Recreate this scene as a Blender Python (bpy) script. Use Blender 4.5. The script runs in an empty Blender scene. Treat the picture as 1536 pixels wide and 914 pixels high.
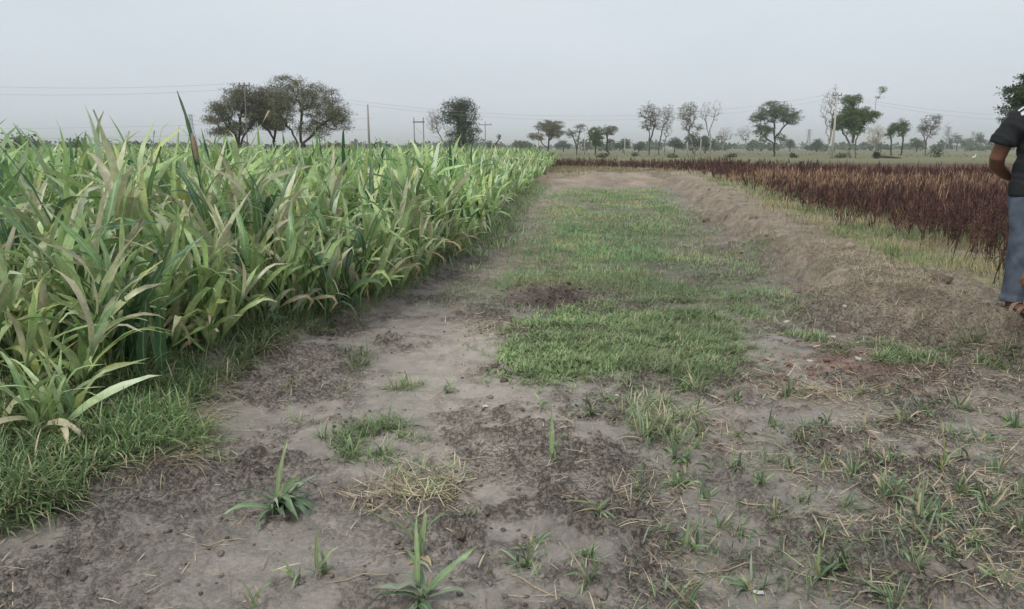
import bpy, bmesh, math, random
import numpy as np
from mathutils import Vector, Matrix

# ------------------------------------------------------------------ camera
F_PX, CX, CY, IMG_W, IMG_H = 1109.0, 768.0, 457.0, 1536, 914
PITCH = math.atan(235.0 / F_PX)
CAM_Z = 1.5
scene = bpy.context.scene
col = scene.collection
cam_data = bpy.data.cameras.new("camera")
cam = bpy.data.objects.new("camera", cam_data)
col.objects.link(cam)
cam.location = (0, 0, CAM_Z)
cam.rotation_euler = (math.pi / 2 - PITCH, 0, 0)
cam_data.sensor_width = 36.0
cam_data.lens = F_PX / IMG_W * 36.0
cam_data.clip_start = 0.05
cam_data.clip_end = 9000
scene.camera = cam

# ------------------------------------------------------------------ sky and sun (hazy overcast)
SUN_EL, SUN_ROT = math.radians(52), math.radians(215)
world = bpy.data.worlds.new("World")
scene.world = world
world.use_nodes = True
nt = world.node_tree
nt.nodes.clear()
n_out = nt.nodes.new("ShaderNodeOutputWorld")
n_bg = nt.nodes.new("ShaderNodeBackground")
n_sky = nt.nodes.new("ShaderNodeTexSky")
n_sky.sky_type = 'NISHITA'
n_sky.sun_disc = False
n_sky.sun_elevation = SUN_EL
n_sky.sun_rotation = SUN_ROT
n_sky.dust_density = 4.0
n_sky.air_density = 1.0
n_noise = nt.nodes.new("ShaderNodeTexNoise")
n_noise.inputs["Scale"].default_value = 1.6
n_noise.inputs["Detail"].default_value = 4.0
n_tc = nt.nodes.new("ShaderNodeTexCoord")
n_map = nt.nodes.new("ShaderNodeMapping")
n_map.inputs["Scale"].default_value = (1, 1, 3.0)
n_ramp = nt.nodes.new("ShaderNodeValToRGB")
n_ramp.color_ramp.elements[0].position = 0.3
n_ramp.color_ramp.elements[0].color = (0.555, 0.615, 0.675, 1)
n_ramp.color_ramp.elements[1].position = 0.7
n_ramp.color_ramp.elements[1].color = (0.65, 0.695, 0.75, 1)
n_scale = nt.nodes.new("ShaderNodeVectorMath")
n_scale.operation = 'SCALE'
n_scale.inputs["Scale"].default_value = 9.1
n_mix = nt.nodes.new("ShaderNodeMix")
n_mix.data_type = 'RGBA'
n_mix.inputs["Factor"].default_value = 0.93     # cloud layer over the clear sky
n_bg.inputs["Strength"].default_value = 0.1
nt.links.new(n_tc.outputs["Generated"], n_map.inputs["Vector"])
nt.links.new(n_map.outputs["Vector"], n_noise.inputs["Vector"])
nt.links.new(n_noise.outputs["Fac"], n_ramp.inputs["Fac"])
nt.links.new(n_ramp.outputs["Color"], n_scale.inputs[0])
nt.links.new(n_sky.outputs["Color"], n_mix.inputs[6])
nt.links.new(n_scale.outputs["Vector"], n_mix.inputs[7])
nt.links.new(n_mix.outputs[2], n_bg.inputs["Color"])
nt.links.new(n_bg.outputs["Background"], n_out.inputs["Surface"])

sun_data = bpy.data.lights.new("sun", 'SUN')
sun_data.energy = 1.5
sun_data.angle = math.radians(18)
sun_data.color = (1.0, 0.965, 0.91)
sun = bpy.data.objects.new("sun", sun_data)
col.objects.link(sun)
az = SUN_ROT
sdir = Vector((math.sin(az) * math.cos(SUN_EL), math.cos(az) * math.cos(SUN_EL), math.sin(SUN_EL)))
sun.rotation_euler = (-sdir).to_track_quat('-Z', 'Y').to_euler()
sun.location = sdir * 50

scene.view_settings.view_transform = 'Standard'
scene.view_settings.look = 'None'
scene.view_settings.exposure = 0.36
scene.view_settings.gamma = 1.0
scene.view_settings.use_curve_mapping = False
scene.render.engine = 'CYCLES'
cy = scene.cycles
cy.use_denoising = True
cy.max_bounces = 12
cy.diffuse_bounces = 3
cy.glossy_bounces = 2
cy.transmission_bounces = 3
cy.transparent_max_bounces = 6
cy.volume_bounces = 10
cy.use_adaptive_sampling = True
cy.adaptive_threshold = 0.015

# ------------------------------------------------------------------ helpers
R = np.random.RandomState(11)
random.seed(11)
_s, _c = math.sin(PITCH), math.cos(PITCH)

def ground_at(px, py, z=0.0):
    """where the ray through a photo pixel meets the height z"""
    x = (px - CX) / F_PX
    y = (CY - py) / F_PX
    dz = -_s + y * _c
    t = (z - CAM_Z) / dz
    return x * t, (_c + y * _s) * t

def x_at(px, Y):
    """sideways place of a far upright thing seen at column px, standing at distance Y"""
    return (px - CX) / F_PX * (Y * _c + 1.0 * _s) 

def z_at(py, Y):
    y = (CY - py) / F_PX
    return CAM_Z + Y * (-_s + y * _c) / (_c + y * _s)

def lin(r, g, b):
    f = lambda v: v / 12.92 if v <= 0.04045 else ((v + 0.055) / 1.055) ** 2.4
    return np.array([f(r / 255), f(g / 255), f(b / 255)])

def sstep(a, b, x):
    t = np.clip((np.asarray(x, float) - a) / (b - a), 0, 1)
    return t * t * (3 - 2 * t)

_TAB = R.rand(64, 256, 256).astype(np.float32)
def vnoise(x, y, seed=0):
    x = np.asarray(x, float); y = np.asarray(y, float)
    xi = np.floor(x).astype(np.int64); yi = np.floor(y).astype(np.int64)
    fx = x - xi; fy = y - yi
    fx = fx * fx * fx * (fx * (fx * 6 - 15) + 10); fy = fy * fy * fy * (fy * (fy * 6 - 15) + 10)
    T = _TAB[seed % 64]
    a = T[xi & 255, yi & 255]; b = T[(xi + 1) & 255, yi & 255]
    c = T[xi & 255, (yi + 1) & 255]; d = T[(xi + 1) & 255, (yi + 1) & 255]
    return (a * (1 - fx) + b * fx) * (1 - fy) + (c * (1 - fx) + d * fx) * fy

def fbm(x, y, f, octv=4, seed=0, gain=0.5):
    s = 0; a = 1; tot = 0
    for k in range(octv):
        ca, sa = math.cos(k * 1.1 + seed), math.sin(k * 1.1 + seed)
        s = s + a * vnoise((x * ca - y * sa) * f + 17.3 * k, (x * sa + y * ca) * f + 9.1 * k, seed + k)
        tot += a; a *= gain; f *= 2.03
    return s / tot

def poly_sd(x, y, poly):
    """signed distance to a polygon, positive inside"""
    x = np.asarray(x, float); y = np.asarray(y, float)
    d = np.full(x.shape, 1e9); ins = np.zeros(x.shape, bool)
    n = len(poly)
    for i in range(n):
        ax, ay = poly[i]; bx, by = poly[(i + 1) % n]
        ex, ey = bx - ax, by - ay
        t = np.clip(((x - ax) * ex + (y - ay) * ey) / (ex * ex + ey * ey + 1e-12), 0, 1)
        d = np.minimum(d, np.hypot(x - ax - t * ex, y - ay - t * ey))
        cond = ((ay > y) != (by > y))
        xs = (bx - ax) * (y - ay) / ((by - ay) if by != ay else 1e-9) + ax
        ins ^= cond & (x < xs)
    return np.where(ins, d, -d)

def mesh_obj(name, V, Fq, mat, parent=None, colr=None, uv=None, smooth=False, tri=False):
    """V (n,3) array, Fq (m,k) array of faces with equal sides"""
    V = np.asarray(V, np.float32); Fq = np.asarray(Fq, np.int32)
    me = bpy.data.meshes.new(name)
    m, k = Fq.shape
    me.vertices.add(len(V)); me.vertices.foreach_set("co", V.ravel())
    me.loops.add(m * k); me.loops.foreach_set("vertex_index", Fq.ravel())
    me.polygons.add(m)
    me.polygons.foreach_set("loop_start", np.arange(0, m * k, k, dtype=np.int32))
    if smooth:
        me.polygons.foreach_set("use_smooth", np.ones(m, bool))
    me.update(calc_edges=True)
    if colr is not None:
        a = me.color_attributes.new("tint", 'FLOAT_COLOR', 'POINT')
        c4 = np.ones((len(V), 4), np.float32); c4[:, :3] = colr
        a.data.foreach_set("color", c4.ravel())
    if uv is not None:
        u = me.uv_layers.new(name="uv")
        u.data.foreach_set("uv", np.asarray(uv, np.float32)[Fq.ravel()].ravel())
    me.materials.append(mat)
    o = bpy.data.objects.new(name, me)
    col.objects.link(o)
    if parent is not None:
        o.parent = parent
    return o

def empty(name, loc, label, cat, group=None, rz=0.0):
    o = bpy.data.objects.new(name, None)
    col.objects.link(o)
    o.location = loc; o.rotation_euler = (0, 0, rz)
    o.empty_display_size = 0.1
    tag(o, label, cat, group)
    return o

def tag(o, label=None, cat=None, group=None, kind=None):
    if label: o["label"] = label
    if cat: o["category"] = cat
    if group: o["group"] = group
    if kind: o["kind"] = kind
    return o

def copy_tree(root, loc, rz, scale, label=None, tilt=(0, 0)):
    r = root.copy(); col.objects.link(r)
    r.location = loc; r.rotation_euler = (tilt[0], tilt[1], rz); r.scale = scale
    if label: r["label"] = label
    for ch in root.children:
        c = ch.copy(); col.objects.link(c); c.parent = r
        for g in ch.children:
            d = g.copy(); col.objects.link(d); d.parent = c
    return r

class Buf:
    """collects quads (triangles repeat a corner-free quad) into one mesh"""
    def __init__(self): self.V = []; self.F = []; self.C = []; self.n = 0
    def add(self, V, Fq, C):
        V = np.asarray(V, float); Fq = np.asarray(Fq)
        C = np.asarray(C, float)
        if C.ndim == 1: C = np.tile(C, (len(V), 1))
        self.V.append(V); self.F.append(Fq + self.n); self.C.append(C); self.n += len(V)
    def tube(self, pts, rad, colr, sides=5):
        pts = np.asarray(pts, float); n = len(pts)
        rad = np.broadcast_to(np.asarray(rad, float), (n,))
        T = np.gradient(pts, axis=0); T /= np.linalg.norm(T, axis=1)[:, None] + 1e-9
        up = np.array([0, 0, 1.0]) if abs(T[0, 2]) < 0.9 else np.array([1.0, 0, 0])
        A = np.cross(T, up); A /= np.linalg.norm(A, axis=1)[:, None] + 1e-9
        B = np.cross(T, A)
        th = np.arange(sides) / sides * 2 * np.pi
        V = (pts[:, None, :] + rad[:, None, None] * (np.cos(th)[None, :, None] * A[:, None, :] + np.sin(th)[None, :, None] * B[:, None, :])).reshape(-1, 3)
        Fq = []
        for i in range(n - 1):
            for j in range(sides):
                k = (j + 1) % sides
                Fq.append((i * sides + j, i * sides + k, (i + 1) * sides + k, (i + 1) * sides + j))
        base = len(V)
        V = np.vstack([V, pts[:1], pts[-1:]])
        for j in range(sides):
            k = (j + 1) % sides
            if j % 2 == 0 and sides % 2 == 0:
                Fq.append((base, (j + 2) % sides, k, j))
                o = (n - 1) * sides
                Fq.append((base + 1, o + j, o + k, o + (j + 2) % sides))
        self.add(V, np.array(Fq), colr)
    def box(self, c, half, colr, rot=0.0):
        x, y, z = half
        P = np.array([(-x, -y, -z), (x, -y, -z), (x, y, -z), (-x, y, -z), (-x, -y, z), (x, -y, z), (x, y, z), (-x, y, z)])
        ca, sa = math.cos(rot), math.sin(rot)
        P = np.stack([P[:, 0] * ca - P[:, 1] * sa, P[:, 0] * sa + P[:, 1] * ca, P[:, 2]], 1) + np.array(c)
        self.add(P, np.array([(0, 3, 2, 1), (4, 5, 6, 7), (0, 1, 5, 4), (1, 2, 6, 5), (2, 3, 7, 6), (3, 0, 4, 7)]), colr)
    def build(self, name, mat, parent=None, smooth=False):
        return mesh_obj(name, np.vstack(self.V), np.vstack(self.F), mat, parent, np.vstack(self.C), smooth=smooth)

# ------------------------------------------------------------------ materials
def new_mat(name):
    m = bpy.data.materials.new(name); m.use_nodes = True
    t = m.node_tree; t.nodes.clear()
    out = t.nodes.new("ShaderNodeOutputMaterial")
    return m, t, out

def mat_leaf(name, rough=0.5, transl=0.3, midrib=False, rnd=0.25, noise_scale=30.0, spec=0.35):
    m, t, out = new_mat(name)
    N, L = t.nodes.new, t.links.new
    at = N("ShaderNodeAttribute"); at.attribute_name = "tint"
    info = N("ShaderNodeObjectInfo")
    tc = N("ShaderNodeTexCoord")
    no = N("ShaderNodeTexNoise"); no.inputs["Scale"].default_value = noise_scale; no.inputs["Detail"].default_value = 3
    L(tc.outputs["Object"], no.inputs["Vector"])
    mr = N("ShaderNodeMapRange"); mr.inputs["From Min"].default_value = 0.25; mr.inputs["From Max"].default_value = 0.75
    mr.inputs["To Min"].default_value = 0.78; mr.inputs["To Max"].default_value = 1.2
    L(no.outputs["Fac"], mr.inputs["Value"])
    mr2 = N("ShaderNodeMapRange"); mr2.inputs["To Min"].default_value = 1 - rnd; mr2.inputs["To Max"].default_value = 1 + rnd
    L(info.outputs["Random"], mr2.inputs["Value"])
    mul = N("ShaderNodeMath"); mul.operation = 'MULTIPLY'
    L(mr.outputs["Result"], mul.inputs[0]); L(mr2.outputs["Result"], mul.inputs[1])
    sc = N("ShaderNodeVectorMath"); sc.operation = 'SCALE'
    L(at.outputs["Color"], sc.inputs[0]); L(mul.outputs[0], sc.inputs["Scale"])
    colour = sc.outputs["Vector"]
    if midrib:
        uv = N("ShaderNodeUVMap"); uv.uv_map = "uv"
        sep = N("ShaderNodeSeparateXYZ"); L(uv.outputs["UV"], sep.inputs[0])
        a = N("ShaderNodeMath"); a.operation = 'SUBTRACT'; a.inputs[1].default_value = 0.5; L(sep.outputs["X"], a.inputs[0])
        b = N("ShaderNodeMath"); b.operation = 'ABSOLUTE'; L(a.outputs[0], b.inputs[0])
        rr = N("ShaderNodeMapRange"); rr.inputs["From Min"].default_value = 0.035; rr.inputs["From Max"].default_value = 0.085
        rr.inputs["To Min"].default_value = 0.42; rr.inputs["To Max"].default_value = 0.0
        L(b.outputs[0], rr.inputs["Value"])
        # fine parallel veins
        wv = N("ShaderNodeMath"); wv.operation = 'MULTIPLY'; wv.inputs[1].default_value = 75.0; L(sep.outputs["X"], wv.inputs[0])
        sn = N("ShaderNodeMath"); sn.operation = 'SINE'; L(wv.outputs[0], sn.inputs[0])
        vr = N("ShaderNodeMapRange"); vr.inputs["From Min"].default_value = -1; vr.inputs["To Min"].default_value = 0.9; vr.inputs["To Max"].default_value = 1.07
        L(sn.outputs[0], vr.inputs["Value"])
        s2 = N("ShaderNodeVectorMath"); s2.operation = 'SCALE'; L(colour, s2.inputs[0]); L(vr.outputs["Result"], s2.inputs["Scale"])
        mx = N("ShaderNodeMix"); mx.data_type = 'RGBA'
        L(rr.outputs["Result"], mx.inputs["Factor"]); L(s2.outputs["Vector"], mx.inputs[6])
        mx.inputs[7].default_value = (*lin(196, 206, 160), 1)
        colour = mx.outputs[2]
    p = N("ShaderNodeBsdfPrincipled")
    p.inputs["Roughness"].default_value = rough
    p.inputs["Specular IOR Level"].default_value = spec
    L(colour, p.inputs["Base Color"])
    if transl > 0:
        tr = N("ShaderNodeBsdfTranslucent"); L(colour, tr.inputs["Color"])
        ms = N("ShaderNodeMixShader"); ms.inputs["Fac"].default_value = transl
        L(p.outputs[0], ms.inputs[1]); L(tr.outputs[0], ms.inputs[2])
        L(ms.outputs[0], out.inputs["Surface"])
    else:
        L(p.outputs[0], out.inputs["Surface"])
    return m

def mat_tint(name, rough=0.85, scale=40.0, lo=0.75, hi=1.2, bump=0.0, spec=0.3):
    m, t, out = new_mat(name)
    N, L = t.nodes.new, t.links.new
    at = N("ShaderNodeAttribute"); at.attribute_name = "tint"
    tc = N("ShaderNodeTexCoord")
    no = N("ShaderNodeTexNoise"); no.inputs["Scale"].default_value = scale; no.inputs["Detail"].default_value = 5
    L(tc.outputs["Object"], no.inputs["Vector"])
    mr = N("ShaderNodeMapRange"); mr.inputs["From Min"].default_value = 0.25; mr.inputs["From Max"].default_value = 0.75
    mr.inputs["To Min"].default_value = lo; mr.inputs["To Max"].default_value = hi
    L(no.outputs["Fac"], mr.inputs["Value"])
    sc = N("ShaderNodeVectorMath"); sc.operation = 'SCALE'
    L(at.outputs["Color"], sc.inputs[0]); L(mr.outputs["Result"], sc.inputs["Scale"])
    p = N("ShaderNodeBsdfPrincipled"); p.inputs["Roughness"].default_value = rough
    p.inputs["Specular IOR Level"].default_value = spec
    L(sc.outputs["Vector"], p.inputs["Base Color"])
    if bump:
        b = N("ShaderNodeBump"); b.inputs["Strength"].default_value = bump; b.inputs["Distance"].default_value = 0.01
        L(no.outputs["Fac"], b.inputs["Height"]); L(b.outputs["Normal"], p.inputs["Normal"])
    L(p.outputs[0], out.inputs["Surface"])
    return m

def mat_ground():
    m, t, out = new_mat("mud_and_soil")
    N, L = t.nodes.new, t.links.new
    at = N("ShaderNodeAttribute"); at.attribute_name = "tint"
    wet = N("ShaderNodeAttribute"); wet.attribute_name = "wet"
    geo = N("ShaderNodeNewGeometry")
    def noise(sc, det, ro=0.55):
        n = N("ShaderNodeTexNoise"); n.inputs["Scale"].default_value = sc; n.inputs["Detail"].default_value = det
        n.inputs["Roughness"].default_value = ro
        L(geo.outputs["Position"], n.inputs["Vector"]); return n
    n1 = noise(9.0, 8, 0.62); n2 = noise(75.0, 5, 0.6); n3 = noise(260.0, 3)
    def rng(src, a, b, c, d):
        r = N("ShaderNodeMapRange"); r.inputs["From Min"].default_value = a; r.inputs["From Max"].default_value = b
        r.inputs["To Min"].default_value = c; r.inputs["To Max"].default_value = d; L(src, r.inputs["Value"]); return r.outputs["Result"]
    f = N("ShaderNodeMath"); f.operation = 'MULTIPLY'
    L(rng(n1.outputs["Fac"], 0.3, 0.7, 0.76, 1.2), f.inputs[0]); L(rng(n2.outputs["Fac"], 0.3, 0.7, 0.86, 1.12), f.inputs[1])
    sc = N("ShaderNodeVectorMath"); sc.operation = 'SCALE'
    L(at.outputs["Color"], sc.inputs[0]); L(f.outputs[0], sc.inputs["Scale"])
    n4 = noise(48.0, 6, 0.68)
    cr = N("ShaderNodeMath"); cr.operation = 'MULTIPLY'
    L(rng(n4.outputs["Fac"], 0.50, 0.60, 0.0, 1.0), cr.inputs[0]); cm = N("ShaderNodeAttribute"); cm.attribute_name = "crumb"; L(cm.outputs["Fac"], cr.inputs[1])
    dk = N("ShaderNodeMapRange"); dk.inputs["To Min"].default_value = 1.05; dk.inputs["To Max"].default_value = 0.80; L(cr.outputs[0], dk.inputs["Value"])
    sd = N("ShaderNodeVectorMath"); sd.operation = 'SCALE'; L(sc.outputs["Vector"], sd.inputs[0]); L(dk.outputs["Result"], sd.inputs["Scale"])
    sc = sd
    p = N("ShaderNodeBsdfPrincipled")
    L(sc.outputs["Vector"], p.inputs["Base Color"])
    L(rng(wet.outputs["Fac"], 0, 1, 0.95, 0.36), p.inputs["Roughness"])
    L(rng(wet.outputs["Fac"], 0, 1, 0.15, 0.5), p.inputs["Specular IOR Level"])
    add = N("ShaderNodeMath"); add.operation = 'ADD'
    L(rng(n2.outputs["Fac"], 0, 1, 0, 1), add.inputs[0]); L(rng(n3.outputs["Fac"], 0, 1, 0, 0.35), add.inputs[1])
    add2 = N("ShaderNodeMath"); add2.operation = 'ADD'
    L(add.outputs[0], add2.inputs[0]); L(cr.outputs[0], add2.inputs[1]); add = add2
    b = N("ShaderNodeBump"); b.inputs["Distance"].default_value = 0.014
    L(rng(wet.outputs["Fac"], 0, 1, 0.95, 0.4), b.inputs["Strength"])
    L(add.outputs[0], b.inputs["Height"]); L(b.outputs["Normal"], p.inputs["Normal"])
    L(p.outputs[0], out.inputs["Surface"])
    return m

M_LEAF = mat_leaf("crop_leaf", 0.38, 0.30, True, 0.25, 25.0, 0.55)
M_CROP = mat_leaf("crop_leaf_mass", 0.42, 0.30, False, 0.0, 6.0, 0.5)
M_GRASS = mat_leaf("grass_blade", 0.55, 0.25, False, 0.12, 8.0)
M_TREE = mat_leaf("tree_leaf", 0.6, 0.2, False, 0.08, 0.7, 0.2)
M_WOOD = mat_tint("bark", 0.9, 3.0, 0.7, 1.25)
M_STALK = mat_tint("dry_stalk", 0.9, 20.0, 0.75, 1.25)
M_STRAW = mat_tint("straw", 0.7, 60.0, 0.75, 1.2)
M_CLOD = mat_tint("soil_clod", 0.92, 60.0, 0.7, 1.25, 0.5, 0.15)
M_CONC = mat_tint("weathered_concrete", 0.85, 4.0, 0.85, 1.1)
M_STEEL = mat_tint("grey_steel", 0.6, 1.0, 0.9, 1.1)
M_GROUND = mat_ground()

# ------------------------------------------------------------------ lay of the land
EDGE_Y = np.array([0.5, 3.0, 3.84, 4.5, 5.5, 6.4, 7.7, 9.5, 12.3, 19.4, 27, 37, 42, 60])
EDGE_X = np.array([-4.2, -3.0, -2.42, -2.22, -1.76, -1.38, -1.04, -0.8, -0.38, 0.0, 0.8, 1.95, 2.4, 3.0])
def crop_edge(y): return np.interp(y, EDGE_Y, EDGE_X)
TOE_Y = np.array([0, 2.0, 3.3, 4.3, 4.9, 5.4, 6.0, 6.7, 8, 10.7, 17.4, 25, 30, 34])
TOE_X = np.array([9.0, 6.2, 4.4, 3.62, 3.35, 3.12, 2.88, 2.68, 3.05, 3.35, 4.25, 5.5, 6.2, 6.6])
CRE_Y = np.array([0, 2.0, 3.3, 4.3, 4.9, 5.7, 6.5, 7.2, 8.5, 10.6, 16.8, 27.5, 34])
CRE_X = np.array([9.8, 7.0, 5.2, 4.2, 3.85, 3.55, 3.42, 3.42, 3.6, 3.95, 5.05, 6.75, 7.4])
P_MAT = [(0.0, 5.5), (0.06, 4.85), (0.43, 4.55), (1.0, 4.62), (1.45, 4.95), (1.68, 5.5), (1.95, 6.2), (1.95, 6.9), (1.4, 7.1), (0.83, 7.0), (0.25, 6.5)]
P_BED = [(-0.1, 7.6), (0.1, 9.5), (0.45, 14.4), (1.25, 22), (2.2, 28.6), (5.75, 28.8), (5.0, 25), (3.75, 16.5), (3.15, 11), (2.95, 8.2), (2.72, 6.5),
         (2.2, 6.3), (1.8, 6.55), (1.25, 6.95), (0.95, 7.25), (0.9, 8.0), (0.1, 8.3)]
P_VERGE = [(-2.05, 2.75), (-1.9, 3.1), (-1.55, 3.32), (-1.76, 3.94), (-1.86, 4.54), (-1.66, 5.3), (-1.45, 6.0), (-1.2, 7.0), (-1.0, 8.2), (-0.85, 9.6), (-0.45, 12.4),
           (-0.05, 19.4), (0.9, 27), (0.2, 27), (-1, 19.4), (-1.5, 12.4), (-2, 8), (-3.2, 5), (-5.2, 3.4), (-5.2, 1.8), (-2.6, 2.2)]

_rd = random.Random(4)
DENTS = []
for _k in range(46):
    _y = 2.0 + 4.0 * _rd.random(); _x = _rd.uniform(-.55, .42) * _y
    _big = _rd.random() < .45
    DENTS.append((_x, _y, _rd.uniform(.6, 2.2), .125 if _big else _rd.uniform(.04, .07), .05 if _big else _rd.uniform(.03, .05), _rd.uniform(.010, .022)))

def terrain(x, y, detail=True):
    x = np.asarray(x, float); y = np.asarray(y, float)
    xt = np.interp(y, TOE_Y, TOE_X); xc = np.interp(y, CRE_Y, CRE_X)
    wob = (fbm(x, y, 0.7, 3, 5) - 0.5) * 0.5 * sstep(4.5, 9, y) + (fbm(x, y, 2.2, 2, 6) - 0.5) * 0.25
    t = np.clip((x + wob - xt) / np.maximum(xc - xt, 0.2), 0, 1)
    bank = 0.29 * (t * t * (3 - 2 * t)) - 0.05 * sstep(0.3, 1.6, x - xc)
    bank = bank * (1 - sstep(33, 36, y)) + 0.28 * sstep(33, 36, y) * (x > 3)
    berm = (0.36 + (fbm(x, y, .9, 3, 9) - .5) * .12) * (.45 * sstep(29.8, 33, y + (fbm(x, y, 0.5, 4, 8) - 0.5) * 3) + .55 * sstep(34.2, 35.8, y + (fbm(x, y, .6, 4, 8) - .5) * 5)) + (fbm(x, y, 1.3, 4, 10, .6) - .5) * .16 * sstep(30, 31, y) * (1 - sstep(40, 44, y)) - 0.08 * sstep(42, 46, y)
    h = np.maximum(bank, berm)
    h = h * (1 - 0.85 * sstep(62, 95, y))
    ce = crop_edge(y)
    inside = sstep(0.25, -0.25, x - ce)
    h = np.maximum(h, 0.10 * inside * (1 - sstep(30, 60, y)))
    # low mound where the crop corner meets the mud, and the raised verge
    h = h + 0.11 * np.exp(-(((x + 1.55) / 0.38) ** 2 + ((y - 5.3) / 0.45) ** 2))
    h = h + 0.07 * sstep(-0.1, 0.35, poly_sd(x, y, P_VERGE)) * (y < 20)
    # the old channel is a shallow dip
    ch = 0.5 * (np.interp(y, [6, 10, 30], [-0.5, -0.2, 2]) + xt)
    h = h - 0.10 * np.exp(-((x - ch) / 1.5) ** 2) * sstep(7, 11, y) * (1 - sstep(28, 31, y))
    if not detail:
        return h
    near = 1 - sstep(14, 40, y)
    h = h + (fbm(x, y, 1.1, 3, 1) - 0.5) * 0.075 * near
    h = h + near * crumb_field(x, y) * 0.032 + near * clod_mask(x, y) * (fbm(x, y, 8, 3, 21) - .5) * .055
    h = h + near * (fbm(x, y, 7, 3, 3) - 0.5) * 0.016
    # old footprints and hoof dents in the soft mud
    for (fx_, fy_, fa, fl, fw, fd) in DENTS:
        m = (np.abs(x - fx_) < .3) & (np.abs(y - fy_) < .3)
        if m.any():
            u = (x[m] - fx_) * math.cos(fa) + (y[m] - fy_) * math.sin(fa); v = -(x[m] - fx_) * math.sin(fa) + (y[m] - fy_) * math.cos(fa)
            q = np.sqrt((u / fl) ** 2 + (v / fw) ** 2)
            h[m] = h[m] - fd * (1 - sstep(.6, 1.0, q)) + .45 * fd * np.exp(-((q - 1.15) / .18) ** 2)
    # broken bank face: slumped lumps
    bf = np.clip(4 * t * (1 - t), 0, 1) * (y < 34)
    h = h + bf * ((fbm(x, y, 2.4, 4, 31, 0.5) - 0.5) * 0.28 - .16 * sstep(.53, .60, fbm(x, y, 1.9, 4, 32, .55)) + (fbm(x, y, 9, 3, 33) - .5) * .06) * sstep(0.5, 3, y)
    # dug black patch, burrow and wet hollow
    dug = np.exp(-(((x - 0.42) / 0.42) ** 2 + ((y - 7.45) / 0.6) ** 2))
    h = h + dug * (np.abs(fbm(x, y, 6, 4, 41, .6) - 0.5) * 0.55 - 0.06)
    h = h - 0.30 * np.exp(-(((x - 1.17) / 0.11) ** 4 + ((y - 7.0) / 0.13) ** 4))
    h = h - 0.05 * np.exp(-(((x - 2.3) / 0.5) ** 2 + ((y - 6.1) / 0.25) ** 2))
    return h

def clod_mask(x, y):
    a = sstep(0.47, 0.60, fbm(x, y, 1.5, 4, 12, 0.6))
    b = sstep(0.50, 0.62, fbm(x, y, 5.5, 3, 14, 0.6))
    m = np.clip(0.16 + a * 0.75 + b * 0.55, 0, 1)
    smooth = 0.85 * np.exp(-(((x + 0.95) / 0.55) ** 2 + ((y - 2.5) / 0.5) ** 2))           # puddled silt
    smooth = np.maximum(smooth, 0.8 * np.exp(-(((x + 0.55) / 0.45) ** 2 + ((y - 4.6) / 0.6) ** 2)))
    smooth = np.maximum(smooth, 0.9 * np.exp(-(((x + 0.3) / 0.3) ** 2 + ((y - 5.5) / 0.5) ** 2)))
    smooth = np.maximum(smooth, 0.7 * np.exp(-(((x + 0.65) / 0.3) ** 2 + ((y - 3.25) / 0.3) ** 2)))
    return m * (1 - smooth)

def crumb_field(x, y):
    return sstep(.50, .66, fbm(x, y, 17, 4, 22, .6)) * clod_mask(x, y)

def gz(x, y): return float(terrain(np.array([x]), np.array([y]))[0])

def grass_density(x, y):
    w = (fbm(x, y, 2.0, 3, 50) - 0.5) * 0.55
    g = 0.95 * sstep(-0.12, 0.14, poly_sd(x, y, P_MAT) + .05 + w * 0.9 + (fbm(x, y, 6, 3, 51) - .5) * .5) * (1 - .45 * sstep(.56, .64, fbm(x, y, 2.6, 3, 54)))
    g = np.maximum(g, .22 * sstep(-.5, -.05, poly_sd(x, y, P_MAT) + w * .8) * sstep(.45, .6, fbm(x, y, 9, 3, 49)))
    patch = sstep(0.36, 0.56, fbm(x, y, 0.8, 3, 52))
    bed = sstep(-0.5, 0.45, poly_sd(x, y, P_BED) + .08 + w * 1.7) * (0.5 + 0.5 * patch)
    leftside = np.exp(-((x - np.interp(y, [7, 14, 22, 29], [-0.5, 0.0, 0.9, 2])) / 0.55) ** 2)
    bed = bed * (1 - 0.6 * sstep(.52, .66, fbm(x, y, .9, 3, 53))) * (1 - 0.5 * leftside * (1 - sstep(0.45, 0.6, fbm(x, y, 1.2, 3, 55))))
    dug = np.exp(-(((x - 0.42) / 0.45) ** 2 + ((y - 7.45) / 0.6) ** 2))
    hole = np.exp(-(((x - 1.17) / 0.20) ** 2 + ((y - 6.92) / 0.24) ** 2))
    gap = np.exp(-(((x - 1.5) / .55) ** 2 + ((y - 7.0) / .13) ** 2)) * sstep(.35, .5, fbm(x, y, 3, 2, 46))
    gap2 = np.exp(-(((x - 2.05) / .3) ** 2 + ((y - 8.6) / .3) ** 2))
    g = np.maximum(g, bed) * (1 - sstep(0.25, 0.7, dug)) * (1 - np.clip(1.3 * hole, 0, 1)) * (1 - np.clip(1.2 * gap, 0, .95)) * (1 - .9 * gap2)
    # thin growth on the left bank of the channel
    ce = crop_edge(y)
    band = sstep(0.1, 0.5, x - ce) * sstep(1.7, 0.9, x - ce) * sstep(6, 8, y) * (1 - sstep(26, 29, y))
    g = np.maximum(g, 0.32 * band * sstep(0.4, 0.62, fbm(x, y, 1.3, 3, 57)))
    return np.clip(g, 0, 1)

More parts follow.
